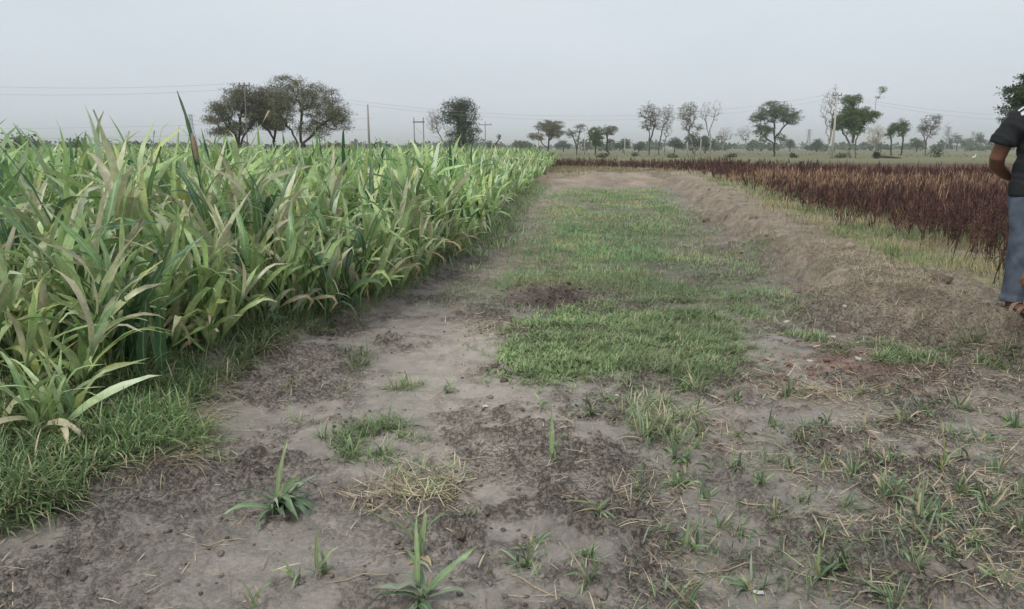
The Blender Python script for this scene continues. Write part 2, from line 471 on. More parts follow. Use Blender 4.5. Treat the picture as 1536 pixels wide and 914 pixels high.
C_MUD = lin(141, 133, 124); C_DARK = lin(108, 99, 91); C_PALE = lin(166, 155, 143)
def ground_colour(x, y):
    n = fbm(x, y, 0.9, 4, 60); n2 = fbm(x, y, 4.0, 3, 64)
    c = C_MUD[None] * (0.8 + 0.4 * n[:, None])
    pale = np.clip(1.3 * np.exp(-(((x + 0.25) / 0.5) ** 2 + ((y - 5.1) / 1.0) ** 2)) + 0.9 * np.exp(-(((x + 0.05) / 0.5) ** 2 + ((y - 3.6) / 0.5) ** 2)) * n2 * 1.6, 0, 0.85)
    c = c * (1 - pale[:, None]) + C_PALE[None] * pale[:, None]
    cl = np.clip(.25 * clod_mask(x, y) * sstep(.4, .6, fbm(x, y, 6, 3, 23)) + crumb_field(x, y), 0, 1)[:, None]
    c = c * (1 - 0.7 * cl) + C_DARK[None] * 0.7 * cl
    # reddish litter soil at the right
    red = np.exp(-(((x - 2.25) / 0.9) ** 2 + ((y - 5.1) / 0.75) ** 2)) * sstep(0.35, 0.6, fbm(x, y, 2.6, 3, 66))
    c = c * (1 - 0.6 * red[:, None]) + lin(128, 98, 84)[None] * 0.6 * red[:, None]
    # dug soil
    dug = np.clip(1.2 * np.exp(-(((x - 0.42) / 0.42) ** 2 + ((y - 7.45) / 0.6) ** 2)), 0, 1)[:, None]
    c = c * (1 - dug) + lin(86, 76, 72)[None] * dug
    # bank: dry trodden soil with straw
    xt = np.interp(y, TOE_Y, TOE_X)
    bk = sstep(-0.1, 0.4, x - xt)[:, None] * (y < 40)[:, None]
    bc = lin(146, 134, 119)[None] * (0.45 + 1.0 * fbm(x, y, 3.4, 5, 68, .6)[:, None])
    c = c * (1 - bk) + bc * bk
    ber = sstep(29.3, 30.5, y)[:, None]
    bc2 = lin(152, 138, 122)[None] * (0.4 + 1.05 * fbm(x, y * .5, 1.6, 5, 70, .6)[:, None])
    top = sstep(36.5, 38.5, y)[:, None]
    bc2 = bc2 * (1 - top) + lin(140, 126, 100)[None] * top
    c = c * (1 - ber) + bc2 * ber
    # pale dry left side of the channel
    ce0 = crop_edge(y)
    lb = (sstep(.3, .7, x - ce0) * sstep(2.2, 1.3, x - ce0) * sstep(6.5, 9, y) * (y < 30))[:, None]
    c = c * (1 - .7 * lb) + (lin(158, 144, 130)[None] * (.7 + .55 * fbm(x, y, 1.6, 4, 78)[:, None])) * .7 * lb
    # soil under grass
    g = grass_density(x, y)[:, None]
    c = c * (1 - 0.7 * g) + lin(112, 122, 84)[None] * 0.7 * g
    # between bank top and dark crop: pale dry grass
    xc = np.interp(y, CRE_Y, CRE_X)
    dg = (sstep(0.35, 1.0, x - xc) * sstep(4.5, 6, y) * (y < 36))[:, None] * sstep(0.3, 0.55, fbm(x, y, 1.4, 3, 72))[:, None]
    c = c * (1 - 0.6 * dg) + lin(150, 146, 106)[None] * 0.6 * dg
    dk = (sstep(1.6, 3.0, x - xc) * sstep(6.5, 8, y))[:, None]
    c = c * (1 - 0.8 * dk) + lin(84, 64, 56)[None] * 0.8 * dk
    # far fields
    far = sstep(58, 62, y)[:, None]
    st = fbm(x * 0.06, y * 0.8, 0.35, 4, 74)[:, None]
    fc = lin(106, 112, 82)[None] * (0.45 + 1.05 * st)
    st2 = sstep(0.45, 0.6, fbm(x * 0.1, y, 0.09, 3, 76))[:, None]
    fc = fc * (1 - 0.6 * st2) + lin(126, 118, 92)[None] * 0.6 * st2
    c = c * (1 - far) + fc * far
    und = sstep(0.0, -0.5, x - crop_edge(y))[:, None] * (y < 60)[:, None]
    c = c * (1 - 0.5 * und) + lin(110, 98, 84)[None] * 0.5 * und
    return c

def wetness(x, y):
    w = (1 - clod_mask(x, y)) * (1 - sstep(5.5, 8, y))
    xt = np.interp(y, TOE_Y, TOE_X)
    return np.clip(w * (1 - sstep(-0.8, 0.2, x - xt)) * (1 - grass_density(x, y)), 0, 1)

def build_ground():
    O = -1.6                      # the fan of cells starts behind the viewpoint
    ys = [1.55]
    while ys[-1] < 4200:
        d = ys[-1] - O - 1.6
        r = 0.0042 if d < 9 else (0.008 if d < 20 else (0.016 if d < 60 else (0.05 if d < 300 else 0.12)))
        ys.append(ys[-1] + (d + 1.6) * r * 0.78)
    ys = np.array([-30, -10, -4, -1, 0.2, 0.9, 1.25, 1.45] + ys)
    k = np.linspace(-0.80, 0.80, 560)
    k = np.concatenate([[-60, -20, -8, -4, -2.5, -1.7, -1.25, -1.02, -0.9], k, [0.9, 1.02, 1.25, 1.7, 2.5, 4, 8, 20, 60]])
    rad = np.maximum(ys - O, 3.2)
    X = np.clip(k[None] * rad[:, None], -4200, 4200)
    X[:, 0] = -4200; X[:, -1] = 4200
    Y = np.repeat(ys[:, None], len(k), 1)
    x, y = X.ravel(), Y.ravel()
    z = terrain(x, y)
    V = np.stack([x, y, z], 1)
    nr, nc = len(ys), len(k)
    i = np.arange(nr - 1)[:, None] * nc + np.arange(nc - 1)[None]
    Fq = np.stack([i, i + 1, i + nc + 1, i + nc], -1).reshape(-1, 4)
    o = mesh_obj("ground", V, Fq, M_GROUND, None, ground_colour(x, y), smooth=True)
    a = o.data.attributes.new("wet", 'FLOAT', 'POINT')
    a.data.foreach_set("value", wetness(x, y).astype(np.float32))
    a = o.data.attributes.new("crumb", 'FLOAT', 'POINT')
    xt = np.interp(y, TOE_Y, TOE_X)
    cm = np.clip(.25 + .75 * clod_mask(x, y), 0, 1) * (1 - .6 * sstep(-.2, .4, x - xt)) * (1 - sstep(8, 30, y))
    a.data.foreach_set("value", cm.astype(np.float32))
    o["kind"] = "structure"
    return o
ground = build_ground()
# drop-in of a quick lookup of the ground height used while planting
def gzs(x, y): return terrain(x, y)

# ------------------------------------------------------------------ blades
def blades(P, az, L, W, elev, bend, nseg, c0, c1, fold=0.0, twist=None, wp=0.45, power=1.3, kink=None):
    """P (n,3) roots -> ribbons that rise, arch and taper; returns V, F, C, UV"""
    P = np.asarray(P, float); n = len(P)
    az, L, W, elev, bend = [np.broadcast_to(np.asarray(a, float), (n,)) for a in (az, L, W, elev, bend)]
    tw = np.zeros(n) if twist is None else np.broadcast_to(np.asarray(twist, float), (n,))
    c0 = np.broadcast_to(c0, (n, 3)); c1 = np.broadcast_to(c1, (n, 3))
    cols = 3 if fold > 0 else 2
    V = np.zeros((n, nseg + 1, cols, 3)); C = np.zeros((n, nseg + 1, cols, 3)); U = np.zeros((n, nseg + 1, cols, 2))
    pos = P.copy()
    for s in range(nseg + 1):
        t = s / nseg
        e = elev - bend * (t ** power if kink is None else (0.25 * t + 0.75 * sstep(-.16, .16, t - np.asarray(kink))))
        a = az + tw * 0.25 * t
        d = np.stack([np.cos(e) * np.cos(a), np.cos(e) * np.sin(a), np.sin(e)], 1)
        nrm = np.stack([-np.sin(e) * np.cos(a), -np.sin(e) * np.sin(a), np.cos(e)], 1)
        hor = np.stack([-np.sin(a), np.cos(a), np.zeros(n)], 1)
        r = tw * t
        side = hor * np.cos(r)[:, None] + nrm * np.sin(r)[:, None]
        nn = nrm * np.cos(r)[:, None] - hor * np.sin(r)[:, None]
        w = W * min(1.0, wp + 2.4 * t) * max(0.03, (1 - t ** 2.4)) * 0.5
        cc = c0 * (1 - t) + c1 * t
        if cols == 2:
            V[:, s, 0] = pos - side * w[:, None]; V[:, s, 1] = pos + side * w[:, None]
        else:
            f = fold * (1 - 0.6 * t)
            V[:, s, 0] = pos - side * (w * math.cos(f))[:, None] + nn * (w * math.sin(f))[:, None]
            V[:, s, 1] = pos
            V[:, s, 2] = pos + side * (w * math.cos(f))[:, None] + nn * (w * math.sin(f))[:, None]
        for q in range(cols):
            C[:, s, q] = cc; U[:, s, q, 0] = q / (cols - 1); U[:, s, q, 1] = t
        pos = pos + d * (L / nseg)[:, None]
    per = (nseg + 1) * cols
    f1 = []
    for s in range(nseg):
        for q in range(cols - 1):
            b = s * cols + q
            f1.append((b, b + 1, b + cols + 1, b + cols))
    Fq = (np.arange(n)[:, None, None] * per + np.array(f1)[None]).reshape(-1, 4)
    return V.reshape(-1, 3), Fq, C.reshape(-1, 3), U.reshape(-1, 2)

def pick(pal, probs, n, rs=R):
    pal = np.array(pal); i = rs.choice(len(pal), n, p=np.array(probs) / sum(probs))
    return pal[i] * (0.85 + 0.3 * rs.rand(n, 1))

# ------------------------------------------------------------------ millet crop
G_LIGHT = lin(187, 206, 150); G_MID = lin(160, 187, 120); G_GREEN = lin(122, 156, 98); G_DARK = lin(82, 116, 80)
G_YEL = lin(196, 204, 130); G_DRY = lin(208, 200, 168); G_TAN = lin(158, 132, 96); G_GREY = lin(184, 198, 164)

def leaf_object(name, parent, P, az, L, W, elev, bend, c0, c1, twist=0.0, fold=0.45, nseg=8, mat=None, power=1.3, wp=0.45, kink=None):
    V, Fq, C, U = blades([P], az, L, W, elev, bend, nseg, c0, c1, fold, twist, wp, power, kink)
    V = V + (np.random.RandomState(int(abs(az) * 999) % 9999).normal(0, W * .05, V.shape))
    return mesh_obj(name, V, Fq, mat or M_LEAF, parent, C, U, smooth=True)

def make_millet(i, H, nl, dark=False):
    root = empty("millet_plant", (0, 0, 0), "dark green millet plant among paler ones in the outer rows of the crop" if dark else "leafy pale green millet plant standing in the outer rows of the crop", "millet plant",
                 "dark green millet plants in the outer rows" if dark else "pale green millet plants in the outer rows of the crop")
    nt_ = random.choice([2, 3])
    for q in range(nt_):
        a_ = 6.28 * q / nt_ + random.uniform(-.5, .5)
        bx, by = 0.05 * math.cos(a_), 0.05 * math.sin(a_)
        lean = (0.20 * math.cos(a_) + random.uniform(-.1, .1), 0.20 * math.sin(a_) + random.uniform(-.1, .1))
        Hq = H * random.uniform(0.7, 1.05)
        sh = Hq * random.uniform(0.42, 0.58)
        b = Buf()
        b.tube([(bx + lean[0] * t * sh, by + lean[1] * t * sh, sh * t - 0.02) for t in (0, .35, .7, 1)], [0.012, 0.011, 0.009, 0.006], G_MID * 0.9, 5)
        b.build("stem", M_CROP, root, True)
        a0 = random.uniform(0, 6.28)
        m = nl // nt_ + 3
        for k in range(m):
            t = k / (m - 1)
            zz = sh * (0.05 + 0.95 * t ** 0.9)
            az_ = a0 + math.pi * (k % 2) + random.uniform(-0.8, 0.8) + k * 0.3
            L = Hq * random.uniform(0.40, 0.66)
            W = random.uniform(0.045, 0.10)
            elev = random.uniform(0.85, 1.25) + 0.3 * t
            bend = random.uniform(0.25, 1.7) if t > .4 else random.uniform(1.0, 2.5)
            c = random.choice([G_DARK, G_GREEN, G_DARK, G_MID]) if dark else random.choice([G_LIGHT, G_LIGHT, G_MID, G_MID, G_GREEN, G_YEL, G_GREY])
            c0 = c * random.uniform(0.8, 1.0); c1 = c * random.uniform(0.95, 1.15)
            if t < .3 and random.random() < 0.3:
                c0 = G_DRY * random.uniform(0.6, 0.95); c1 = G_TAN * random.uniform(.9, 1.2)
                elev -= 0.25; bend += 0.5; W *= 0.7
            elif random.random() < 0.05:
                c0 = G_DRY * .85; c1 = G_DRY * random.uniform(.8, 1.05)
            elif random.random() < 0.25:
                c1 = G_DRY * 0.95
            leaf_object("leaf", root, (bx + lean[0] * zz, by + lean[1] * zz, zz), az_, L, W, min(elev, 1.5), bend, c0, c1,
                        random.uniform(-1.5, 1.5), random.uniform(0.2, 0.6), power=random.uniform(1.0, 3.0),
                        kink=random.uniform(.3, .75) if random.random() < .45 else None)
    return root

def crop_height(x, y):
    return 1.0 - 0.2 * sstep(9, 26, y) + 0.08 * (fbm(x, y, 0.6, 2, 80) - 0.5)

# planting positions: rough rows
pos = []
yy = 2.9
rows_y = []
while yy < 75:
    step = 0.26 if yy < 12 else (0.32 if yy < 25 else 0.5)
    xl = -0.80 * (yy + 1.5) - 0.6
    xe = float(crop_edge(yy)) - 0.12
    xs = np.arange(xl, xe, step)
    for xx in xs:
        pos.append((xx + random.uniform(-.13, .13), yy + random.uniform(-.13, .13)))
    # make sure the edge itself is planted
    pos.append((xe + random.uniform(-.1, .06), yy + random.uniform(-.1, .1)))
    yy += step
pos = np.array(pos)
pos = pos[pos[:, 0] < crop_edge(pos[:, 1])]
pos = pos[~((pos[:, 1] < 3.75) & (pos[:, 0] > -2.95))]
inside_d = crop_edge(pos[:, 1]) - pos[:, 0]
# rank by how large each shows: near the viewer and near the open edge
rank = np.hypot(pos[:, 0], pos[:, 1]) + 0.9 * np.minimum(inside_d, 2.0)
order = np.argsort(rank)
N_IND = 292
ind, rest = pos[order[:N_IND]], pos[order[N_IND:]]
protos = [make_millet(i, random.uniform(1.15, 1.42), random.choice([13, 14, 16]), dark=(i % 5 == 4)) for i in range(14)]
used = set()
indz = gzs(ind[:, 0], ind[:, 1]); indh = crop_height(ind[:, 0], ind[:, 1])
for q, (x, y) in enumerate(ind):
    i = random.randrange(len(protos))
    ed = min(1.0, (crop_edge(y) - x) / 0.7)
    s = indh[q] * (random.uniform(1.05, 1.16) if random.random() < .12 else random.uniform(0.78, 1.06)) * (0.72 + 0.28 * ed)
    if y < 4.6: s *= 0.86
    if x < -3.2: s *= 0.93
    tl = (random.gauss(0, .1), random.gauss(0.05, .1) + 0.22 * (1 - ed))
    if i not in used:
        used.add(i); o = protos[i]
        o.location = (x, y, indz[q] - 0.01); o.rotation_euler = (tl[0], tl[1], random.uniform(0, 6.28)); o.scale = (s, s, s)
    else:
        copy_tree(protos[i], (x, y, indz[q] - 0.01), random.uniform(0, 6.28), (s, s, s), tilt=tl)

def crop_mass(P):
    n = len(P)
    x, y = P[:, 0], P[:, 1]
    H = 1.36 * crop_height(x, y) * np.where(R.rand(n) < .12, R.uniform(1.1, 1.28, n), R.uniform(0.78, 1.08, n)) * (0.75 + 0.25 * np.clip((crop_edge(y) - x) / 0.8, 0, 1))
    z = terrain(x, y, False)
    Vs, Fs, Cs, nv = [], [], [], 0
    nl = 10
    a0 = R.uniform(0, 6.28, n)
    tone = fbm(x, y, 0.5, 3, 82)
    for k in range(nl):
        t = k / (nl - 1)
        keep = np.ones(n, bool)
        if k in (0, 1, 2): keep = y < 14
        if k in (3, 4): keep = y < 26
        idx = np.where(keep)[0]
        m = len(idx)
        zz = z[idx] + H[idx] * 0.55 * (0.12 + 0.88 * t)
        cc = pick([G_LIGHT, G_MID, G_GREEN, G_YEL, G_GREY, G_DARK, G_DRY], [26, 28, 22, 7, 10, 8, 3], m)
        cc = cc * (0.8 + 0.45 * tone[idx])[:, None]
        top = 0.5 + 0.5 * t
        W = R.uniform(0.05, 0.095, m) * (1 + 0.5 * sstep(15, 45, y[idx]))
        V, Fq, C, U = blades(np.stack([x[idx] + R.normal(0, .07, m), y[idx] + R.normal(0, .07, m), zz], 1), a0[idx] + math.pi * (k % 2) + R.uniform(-.8, .8, m) + .25 * k,
                             H[idx] * R.uniform(0.40, 0.62, m), W, np.minimum(R.uniform(0.85, 1.25, m) + .28 * t, 1.52),
                             np.where(t > .45, R.uniform(0.25, 1.7, m), R.uniform(1.0, 2.5, m)), 5, cc * 0.92, cc * 1.08, 0.0, R.uniform(-1.3, 1.3, m), power=1.2 + .25 * k % 1.2, kink=R.uniform(.3, .8, m) if k % 2 else None)
        Vs.append(V); Fs.append(Fq + nv); Cs.append(C); nv += len(V)
    o = mesh_obj("millet_crop", np.vstack(Vs), np.vstack(Fs), M_CROP, None, np.vstack(Cs), smooth=True)
    return tag(o, "dense pale green millet crop filling the field behind its outer rows", "crop", None, "stuff")
keep = rest[:, 1] < 75
crop_mass(rest[keep])

# the tall seeding plant
def tall_millet():
    x, y = -2.52, 6.15
    z = gz(x, y)
    root = empty("millet_plant", (x, y, z), "tall dark green millet plant with brown seed head rising above the crop", "millet plant")
    b = Buf(); b.tube([(0, 0, -.02), (-.01, 0, .5), (-.03, 0, 1.0), (-.05, 0, 1.22)], [.014, .013, .010, .006], G_GREEN * .8, 6)
    b.build("stem", M_CROP, root, True)
    b = Buf(); b.tube([(-.05, 0, 1.20), (-.055, 0, 1.25), (-.06, 0, 1.34), (-.07, 0, 1.42), (-.075, 0, 1.45)], [.008, .022, .024, .017, .003], lin(140, 124, 104), 8)
    b.build("seed_head", M_STRAW, root, True)
    for (zz, a, L, W, e, bd, c) in [(1.0, 2.9, .80, .065, 1.48, .25, G_DARK), (.9, 3.3, .45, .05, 1.0, 1.5, G_GREEN), (.85, .2, .55, .05, 1.25, 1.2, G_GREEN),
                                    (.7, 2.6, .7, .07, 1.25, .9, G_DARK), (.6, -.3, .65, .06, 1.2, 1.1, G_MID), (.45, 3.4, .7, .065, 1.1, 1.3, G_GREEN),
                                    (.3, .6, .7, .06, 1.1, 1.5, G_MID), (.2, 4.4, .6, .06, 1.0, 1.6, G_MID)]:
        leaf_object("leaf", root, (-.04, 0, zz), a, L, W, e, bd, c * .9, c * 1.05, random.uniform(-.5, .5), .4)
tall_millet()

def broad_clump(px, py, rows, label, scale=1.0):
    x, y = ground_at(px, py, 0.12)
    root = empty("millet_plant", (x, y, gz(x, y) - .01), label, "millet plant")
    for (a, L, W, e, bd, c0, c1, tw) in rows:
        leaf_object("leaf", root, (0.13 * random.uniform(-1, 1), 0.10 * random.uniform(-1, 1), 0.05 * random.random()), a, L * scale, W * scale, e, bd, c0, c1, tw * 2, .4, 10, power=1.5, wp=.5, kink=random.uniform(.35, .75) if random.random() < .5 else None)
    return root
# fan of pale leaves at the field corner
rows = []
for k in range(36):
    a = random.uniform(0, 6.28); c = random.choice([G_YEL, G_LIGHT, G_MID, G_LIGHT, G_GREEN])
    rows.append((a, random.uniform(.25, .58), random.uniform(.024, .05), random.uniform(1.0, 1.45), random.uniform(.4, 1.3), c * .8, c, random.uniform(-.6, .6)))
rows += [(0.15, .62, .075, 0.75, 0.75, G_LIGHT, G_GREY, .5), (3.5, .55, .07, 1.2, 2.3, G_LIGHT, G_DRY, -.5), (-.5, .45, .05, .8, 2.2, G_DRY, G_DRY * 1.05, .6),
         (4.2, .45, .05, .9, 2.4, G_DRY, G_DRY, -.4), (5.3, .4, .045, .7, 1.9, G_TAN, G_DRY, .3)]
broad_clump(75, 640, rows, "short yellowish millet clump with bent dried leaves at the field corner")
rows = []
for k in range(12):
    a = random.uniform(0, 6.28); c = random.choice([G_YEL, G_LIGHT, G_LIGHT])
    rows.append((a, random.uniform(.6, .9), random.uniform(.06, .085), random.uniform(1.15, 1.5), random.uniform(.5, 1.6), c * .85, c, random.uniform(-.6, .6)))
broad_clump(50, 560, rows, "broad pale millet clump rising behind the short yellowish corner clump")
rows = []
for k in range(13):
    a = random.uniform(0, 6.28); c = random.choice([G_DARK, G_GREEN, G_DARK])
    rows.append((a, random.uniform(.7, 1.05), random.uniform(.06, .095), random.uniform(1.2, 1.52), random.uniform(.3, 1.2), c * .85, c * 1.05, random.uniform(-.6, .6)))
broad_clump(215, 570, rows, "broad dark green millet clump with upright leaves over the grass verge")

# ------------------------------------------------------------------ grass
GR_A = lin(126, 150, 102); GR_B = lin(152, 172, 122); GR_C = lin(102, 128, 88); GR_D = lin(176, 174, 134); GR_E = lin(196, 184, 154)

def scatter(n, xr, yr, dens):
    x = R.uniform(*xr, n); y = R.uniform(*yr, n)
    d = dens(x, y)
    k = R.rand(n) < d
    return x[k], y[k], d[k]

def grass_mesh(name, x, y, Lr, Wr, pal, pr, label=None, elev=(0.7, 1.5), bend=(0.3, 1.6), nseg=3, tone_f=1.5, loc=None, lean=None):
    n = len(x)
    c = pick(pal, pr, n) * (0.5 + 1.0 * fbm(x, y, tone_f, 4, 90, .6))[:, None]
    z = terrain(x, y) - 0.004
    azs = R.uniform(0, 6.28, n)
    if lean is not None:
        azs = np.where(R.rand(n) < 0.6, lean + R.normal(0, .7, n), azs)
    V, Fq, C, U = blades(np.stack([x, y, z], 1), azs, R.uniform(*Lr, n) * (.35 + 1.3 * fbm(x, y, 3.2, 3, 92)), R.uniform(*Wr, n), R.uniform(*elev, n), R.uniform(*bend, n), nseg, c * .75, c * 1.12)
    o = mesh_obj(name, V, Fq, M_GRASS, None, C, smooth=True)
    return tag(o, label, "grass", None, "stuff")

# creeping mat in the channel mouth
x, y, d = scatter(110000, (-0.5, 2.3), (4.0, 7.3), lambda x, y: np.where(poly_sd(x, y, P_MAT) > -0.55, grass_density(x, y), 0) ** 1.3)
lf = x + R.normal(0, .22, len(x)) < 0.7 + 0.25 * np.sin(y * 3)
grass_mesh("grass_mat", x[lf], y[lf], (0.03, 0.075), (0.006, 0.011), [lin(142, 162, 112), lin(122, 144, 98), lin(162, 178, 132)], [5, 3, 2],
           "low bright green creeping mat on the mud at the channel mouth", (0.1, 1.2), (0.2, 1.4))
grass_mesh("grass_mat", x[~lf], y[~lf], (0.04, 0.11), (0.004, 0.008), [GR_A, GR_B, GR_C, GR_D, GR_E], [4, 5, 2, 1.6, .8],
           "taller grass growing beside the low creeping mat at the channel mouth", (0.25, 1.35), (0.4, 1.9), lean=-.3)
# channel bed
x, y, d = scatter(270000, (-1.2, 6.5), (6.3, 29.5), lambda x, y: np.where(poly_sd(x, y, P_MAT) < 0, grass_density(x, y), 0) * np.clip((9.5 / y) ** 1.2, 0, 1))
sc = np.clip(y / 9, 0.9, 2.2)
n = len(x)
zone = fbm(x, y, 0.45, 3, 93)
palA = np.array([lin(134, 172, 114), lin(156, 188, 132), lin(112, 150, 100), lin(192, 186, 142), lin(176, 184, 126)])
wt = np.where((zone > 0.52)[:, None], np.array([[4, 5, 3, .3, .4]]), np.array([[2, 3, 1.2, 1.6, 2.2]]))
br = (fbm(x, y, 1.0, 3, 96) > .60) & (y > 8)
wt[br] = [.6, 1, .5, 4, 3]
wt = wt / wt.sum(1, keepdims=True)
ci = (R.rand(n, 1) > np.cumsum(wt, 1)).sum(1).clip(0, 4)
c = palA[ci] * (0.5 + 1.0 * fbm(x, y, 1.2, 4, 95, .6))[:, None] * R.uniform(.85, 1.15, (n, 1))
V, Fq, C, U = blades(np.stack([x, y, terrain(x, y) - .004], 1), R.uniform(0, 6.28, n), R.uniform(.035, .11, n) * (.3 + 1.5 * fbm(x, y, 1.8, 3, 94)) * np.clip(sc, 1, 1.25), R.uniform(.004, .008, n) * sc,
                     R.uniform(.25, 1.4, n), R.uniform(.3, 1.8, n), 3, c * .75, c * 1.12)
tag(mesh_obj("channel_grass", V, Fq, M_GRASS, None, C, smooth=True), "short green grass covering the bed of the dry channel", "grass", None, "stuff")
# verge in front of the crop
def verge_d(x, y):
    return sstep(-0.06, 0.16, poly_sd(x, y, P_VERGE) + (fbm(x, y, 3, 3, 97) - .5) * .4) * np.where(x < crop_edge(y) - .9, 0.15, 1) * (.35 + .65 * sstep(.3, .5, fbm(x, y, 4, 2, 98)))
n = 150000
y = 2.2 + 9.0 * R.rand(n) ** 1.7; x = crop_edge(y) + R.uniform(-1.5, 1.5, n)
k = R.rand(n) < verge_d(x, y)
x, y = x[k], y[k]
grass_mesh("verge_grass", x, y, (0.07, 0.22), (0.005, 0.011), [GR_A, GR_B, GR_C, GR_D, GR_E], [5, 5, 3, 1.2, .8],
           "tangled green grass verge between the millet and the bare mud", (0.3, 1.45), (0.3, 1.9), 4, lean=-0.6)
n = 40000
y = R.uniform(9, 30, n); x = crop_edge(y) + R.uniform(-.8, 1.3, n)
k = R.rand(n) < .7 * sstep(.6, .0, x - crop_edge(y)) * sstep(.3, .5, fbm(x, y, 1.5, 3, 98))
grass_mesh("verge_grass", x[k], y[k], (0.08, 0.25), (0.008, 0.016), [GR_A, GR_B, GR_C, GR_D, GR_E], [4, 5, 2, 2, 1],
           "grass fringe along the far edge of the millet beside the channel", (0.5, 1.45), (0.3, 1.7), 3)
# dead trailing runners at the verge's lip
x, y, d = scatter(26000, (-2.6, -0.9), (2.4, 7), lambda x, y: np.exp(-((poly_sd(x, y, P_VERGE) - 0.04) / 0.05) ** 2) * 0.6)
grass_mesh("dry_grass", x, y, (0.10, 0.28), (0.003, 0.006), [GR_E, lin(160, 142, 112), GR_D], [4, 3, 2],
           "dry trailing grass stems along the lip of the verge", (0.1, 0.7), (0.2, 1.2), 4, lean=-0.5)
# bank top and the strip before the dark crop
def strip(x, y):
    xc = np.interp(y, CRE_Y, CRE_X)
    w = (fbm(x, y, 1.0, 3, 99) - .5) * 1.2
    return sstep(0.35, 0.9, x - xc + w) * np.where(y < 14, sstep(6.5, 3.5, x - xc), sstep(3.3, 2.2, x - xc)) * sstep(0.38, 0.6, fbm(x, y, 1.3, 3, 100)) * sstep(5.2, 6.2, y) * np.clip((8 / y) ** 1.2, 0, 1)
x, y, d = scatter(150000, (3.0, 11.5), (5, 33), strip)
sc = np.clip(y / 8, 1, 2.2)
n = len(x); zone = fbm(x, y, 0.8, 3, 102)
c = np.where((zone > .5)[:, None], pick([lin(116, 138, 86), lin(136, 152, 98), GR_C], [4, 3, 2], n), pick([lin(174, 162, 124), lin(158, 148, 110), lin(132, 138, 92)], [4, 3, 2], n)) * (.55 + .9 * fbm(x, y, 1.6, 3, 101))[:, None]
V, Fq, C, U = blades(np.stack([x, y, terrain(x, y) - .004], 1), R.uniform(0, 6.28, n), R.uniform(.07, .22, n), R.uniform(.004, .008, n) * sc, R.uniform(.7, 1.5, n), R.uniform(.2, 1.4, n), 3, c * .8, c * 1.1)
tag(mesh_obj("bank_grass", V, Fq, M_GRASS, None, C, smooth=True), "mixed straw coloured and green grass on the bank beside the dark stalks", "grass", None, "stuff")
# thin wisps on the bank slope
def slope(x, y):
    xt = np.interp(y, TOE_Y, TOE_X); xc = np.interp(y, CRE_Y, CRE_X)
    return sstep(-.2, .2, x - xt) * sstep(.9, .2, x - xc) * (0.25 + .7 * sstep(.40, .55, fbm(x, y, 2.1, 3, 104))) * np.clip((7 / y), 0, 1)
x, y, d = scatter(330000, (2.2, 8), (3.6, 31), lambda x, y: slope(x, y) * np.where(y < 10, 1, .6))
grass_mesh("dry_grass", x, y, (0.04, 0.14), (0.003, 0.006), [lin(196, 180, 154), lin(166, 150, 126), lin(146, 148, 108), GR_E], [5, 4, 1.8, 2],
           "dead straw coloured grass matted over the earth bank", (0.05, 0.9), (0.1, 1.2), 3)

def berm_top(x, y):
    return sstep(34, 36.5, y + (fbm(x, y, .5, 3, 8) - .5) * 5) * sstep(.3, .55, fbm(x, y, .9, 3, 106)) * (x < np.interp(y, DY0, DX0))
DY0 = np.array([20, 32, 40.6, 43, 45, 46]); DX0 = np.array([6.5, 8.3, 6.8, 4.5, 1.5, 1.5])
x, y, d = scatter(36000, (-1, 9), (33, 46), berm_top)
grass_mesh("dry_grass", x, y, (0.08, 0.22), (0.008, 0.018), [lin(150, 140, 100), lin(120, 112, 82), GR_E, GR_C], [4, 4, 2, 2],
           "dry tufts on the crest of the low bank closing the channel", (0.5, 1.5), (0.2, 1.4), 3)
# separate patches of grass on the open mud
def mat_patch(px, py, rw, rh, n, label, L=(0.05, 0.13), dry=0.2):
    cx, cy_ = ground_at(px, py)
    ex = rw / F_PX * cy_ * 1.02
    ey = abs(ground_at(px, py - rh)[1] - cy_)
    r = np.sqrt(R.rand(n)) ; a = R.uniform(0, 6.28, n)
    k = R.rand(n) < np.clip(1.7 - 1.5 * r, 0, 1)
    x = cx + ex * r * np.cos(a) * (1 + .25 * np.sin(3 * a)); y = cy_ + ey * r * np.sin(a)
    m = (fbm(x, y, 5, 3, int(px) % 40) > 0.40) & k
    o = grass_mesh("grass_patch", x[m], y[m], L, (0.004, 0.008), [GR_A, GR_B, GR_C, GR_D, GR_E], [4, 4, 3, 5 * dry, 5 * dry], label, (0.15, 1.2), (0.2, 1.5), 4)
    return o
mat_patch(575, 662, 95, 36, 2600, "flat green grass patch beside the tangle of dead straw")
mat_patch(430, 640, 60, 16, 420, "thin trailing grass strip reaching out from the flat green patch", dry=.5)
mat_patch(1345, 533, 100, 18, 3600, "green grass patch at the foot of the earth bank")
mat_patch(1483, 543, 40, 16, 1300, "small round grass patch near the bank below the standing person")
mat_patch(1210, 503, 34, 12, 900, "small grass patch among the red chips")
mat_patch(540, 545, 26, 14, 380, "small grass patch on the mud below the millet edge")
mat_patch(600, 578, 36, 8, 300, "thin grass wisp on pale silt", dry=.4)
mat_patch(1000, 640, 70, 40, 1500, "loose grass among the seedlings by the creeping mat", (0.06, .16), .5)
mat_patch(640, 720, 70, 34, 500, "few green blades in the dead straw tangle", dry=.8)

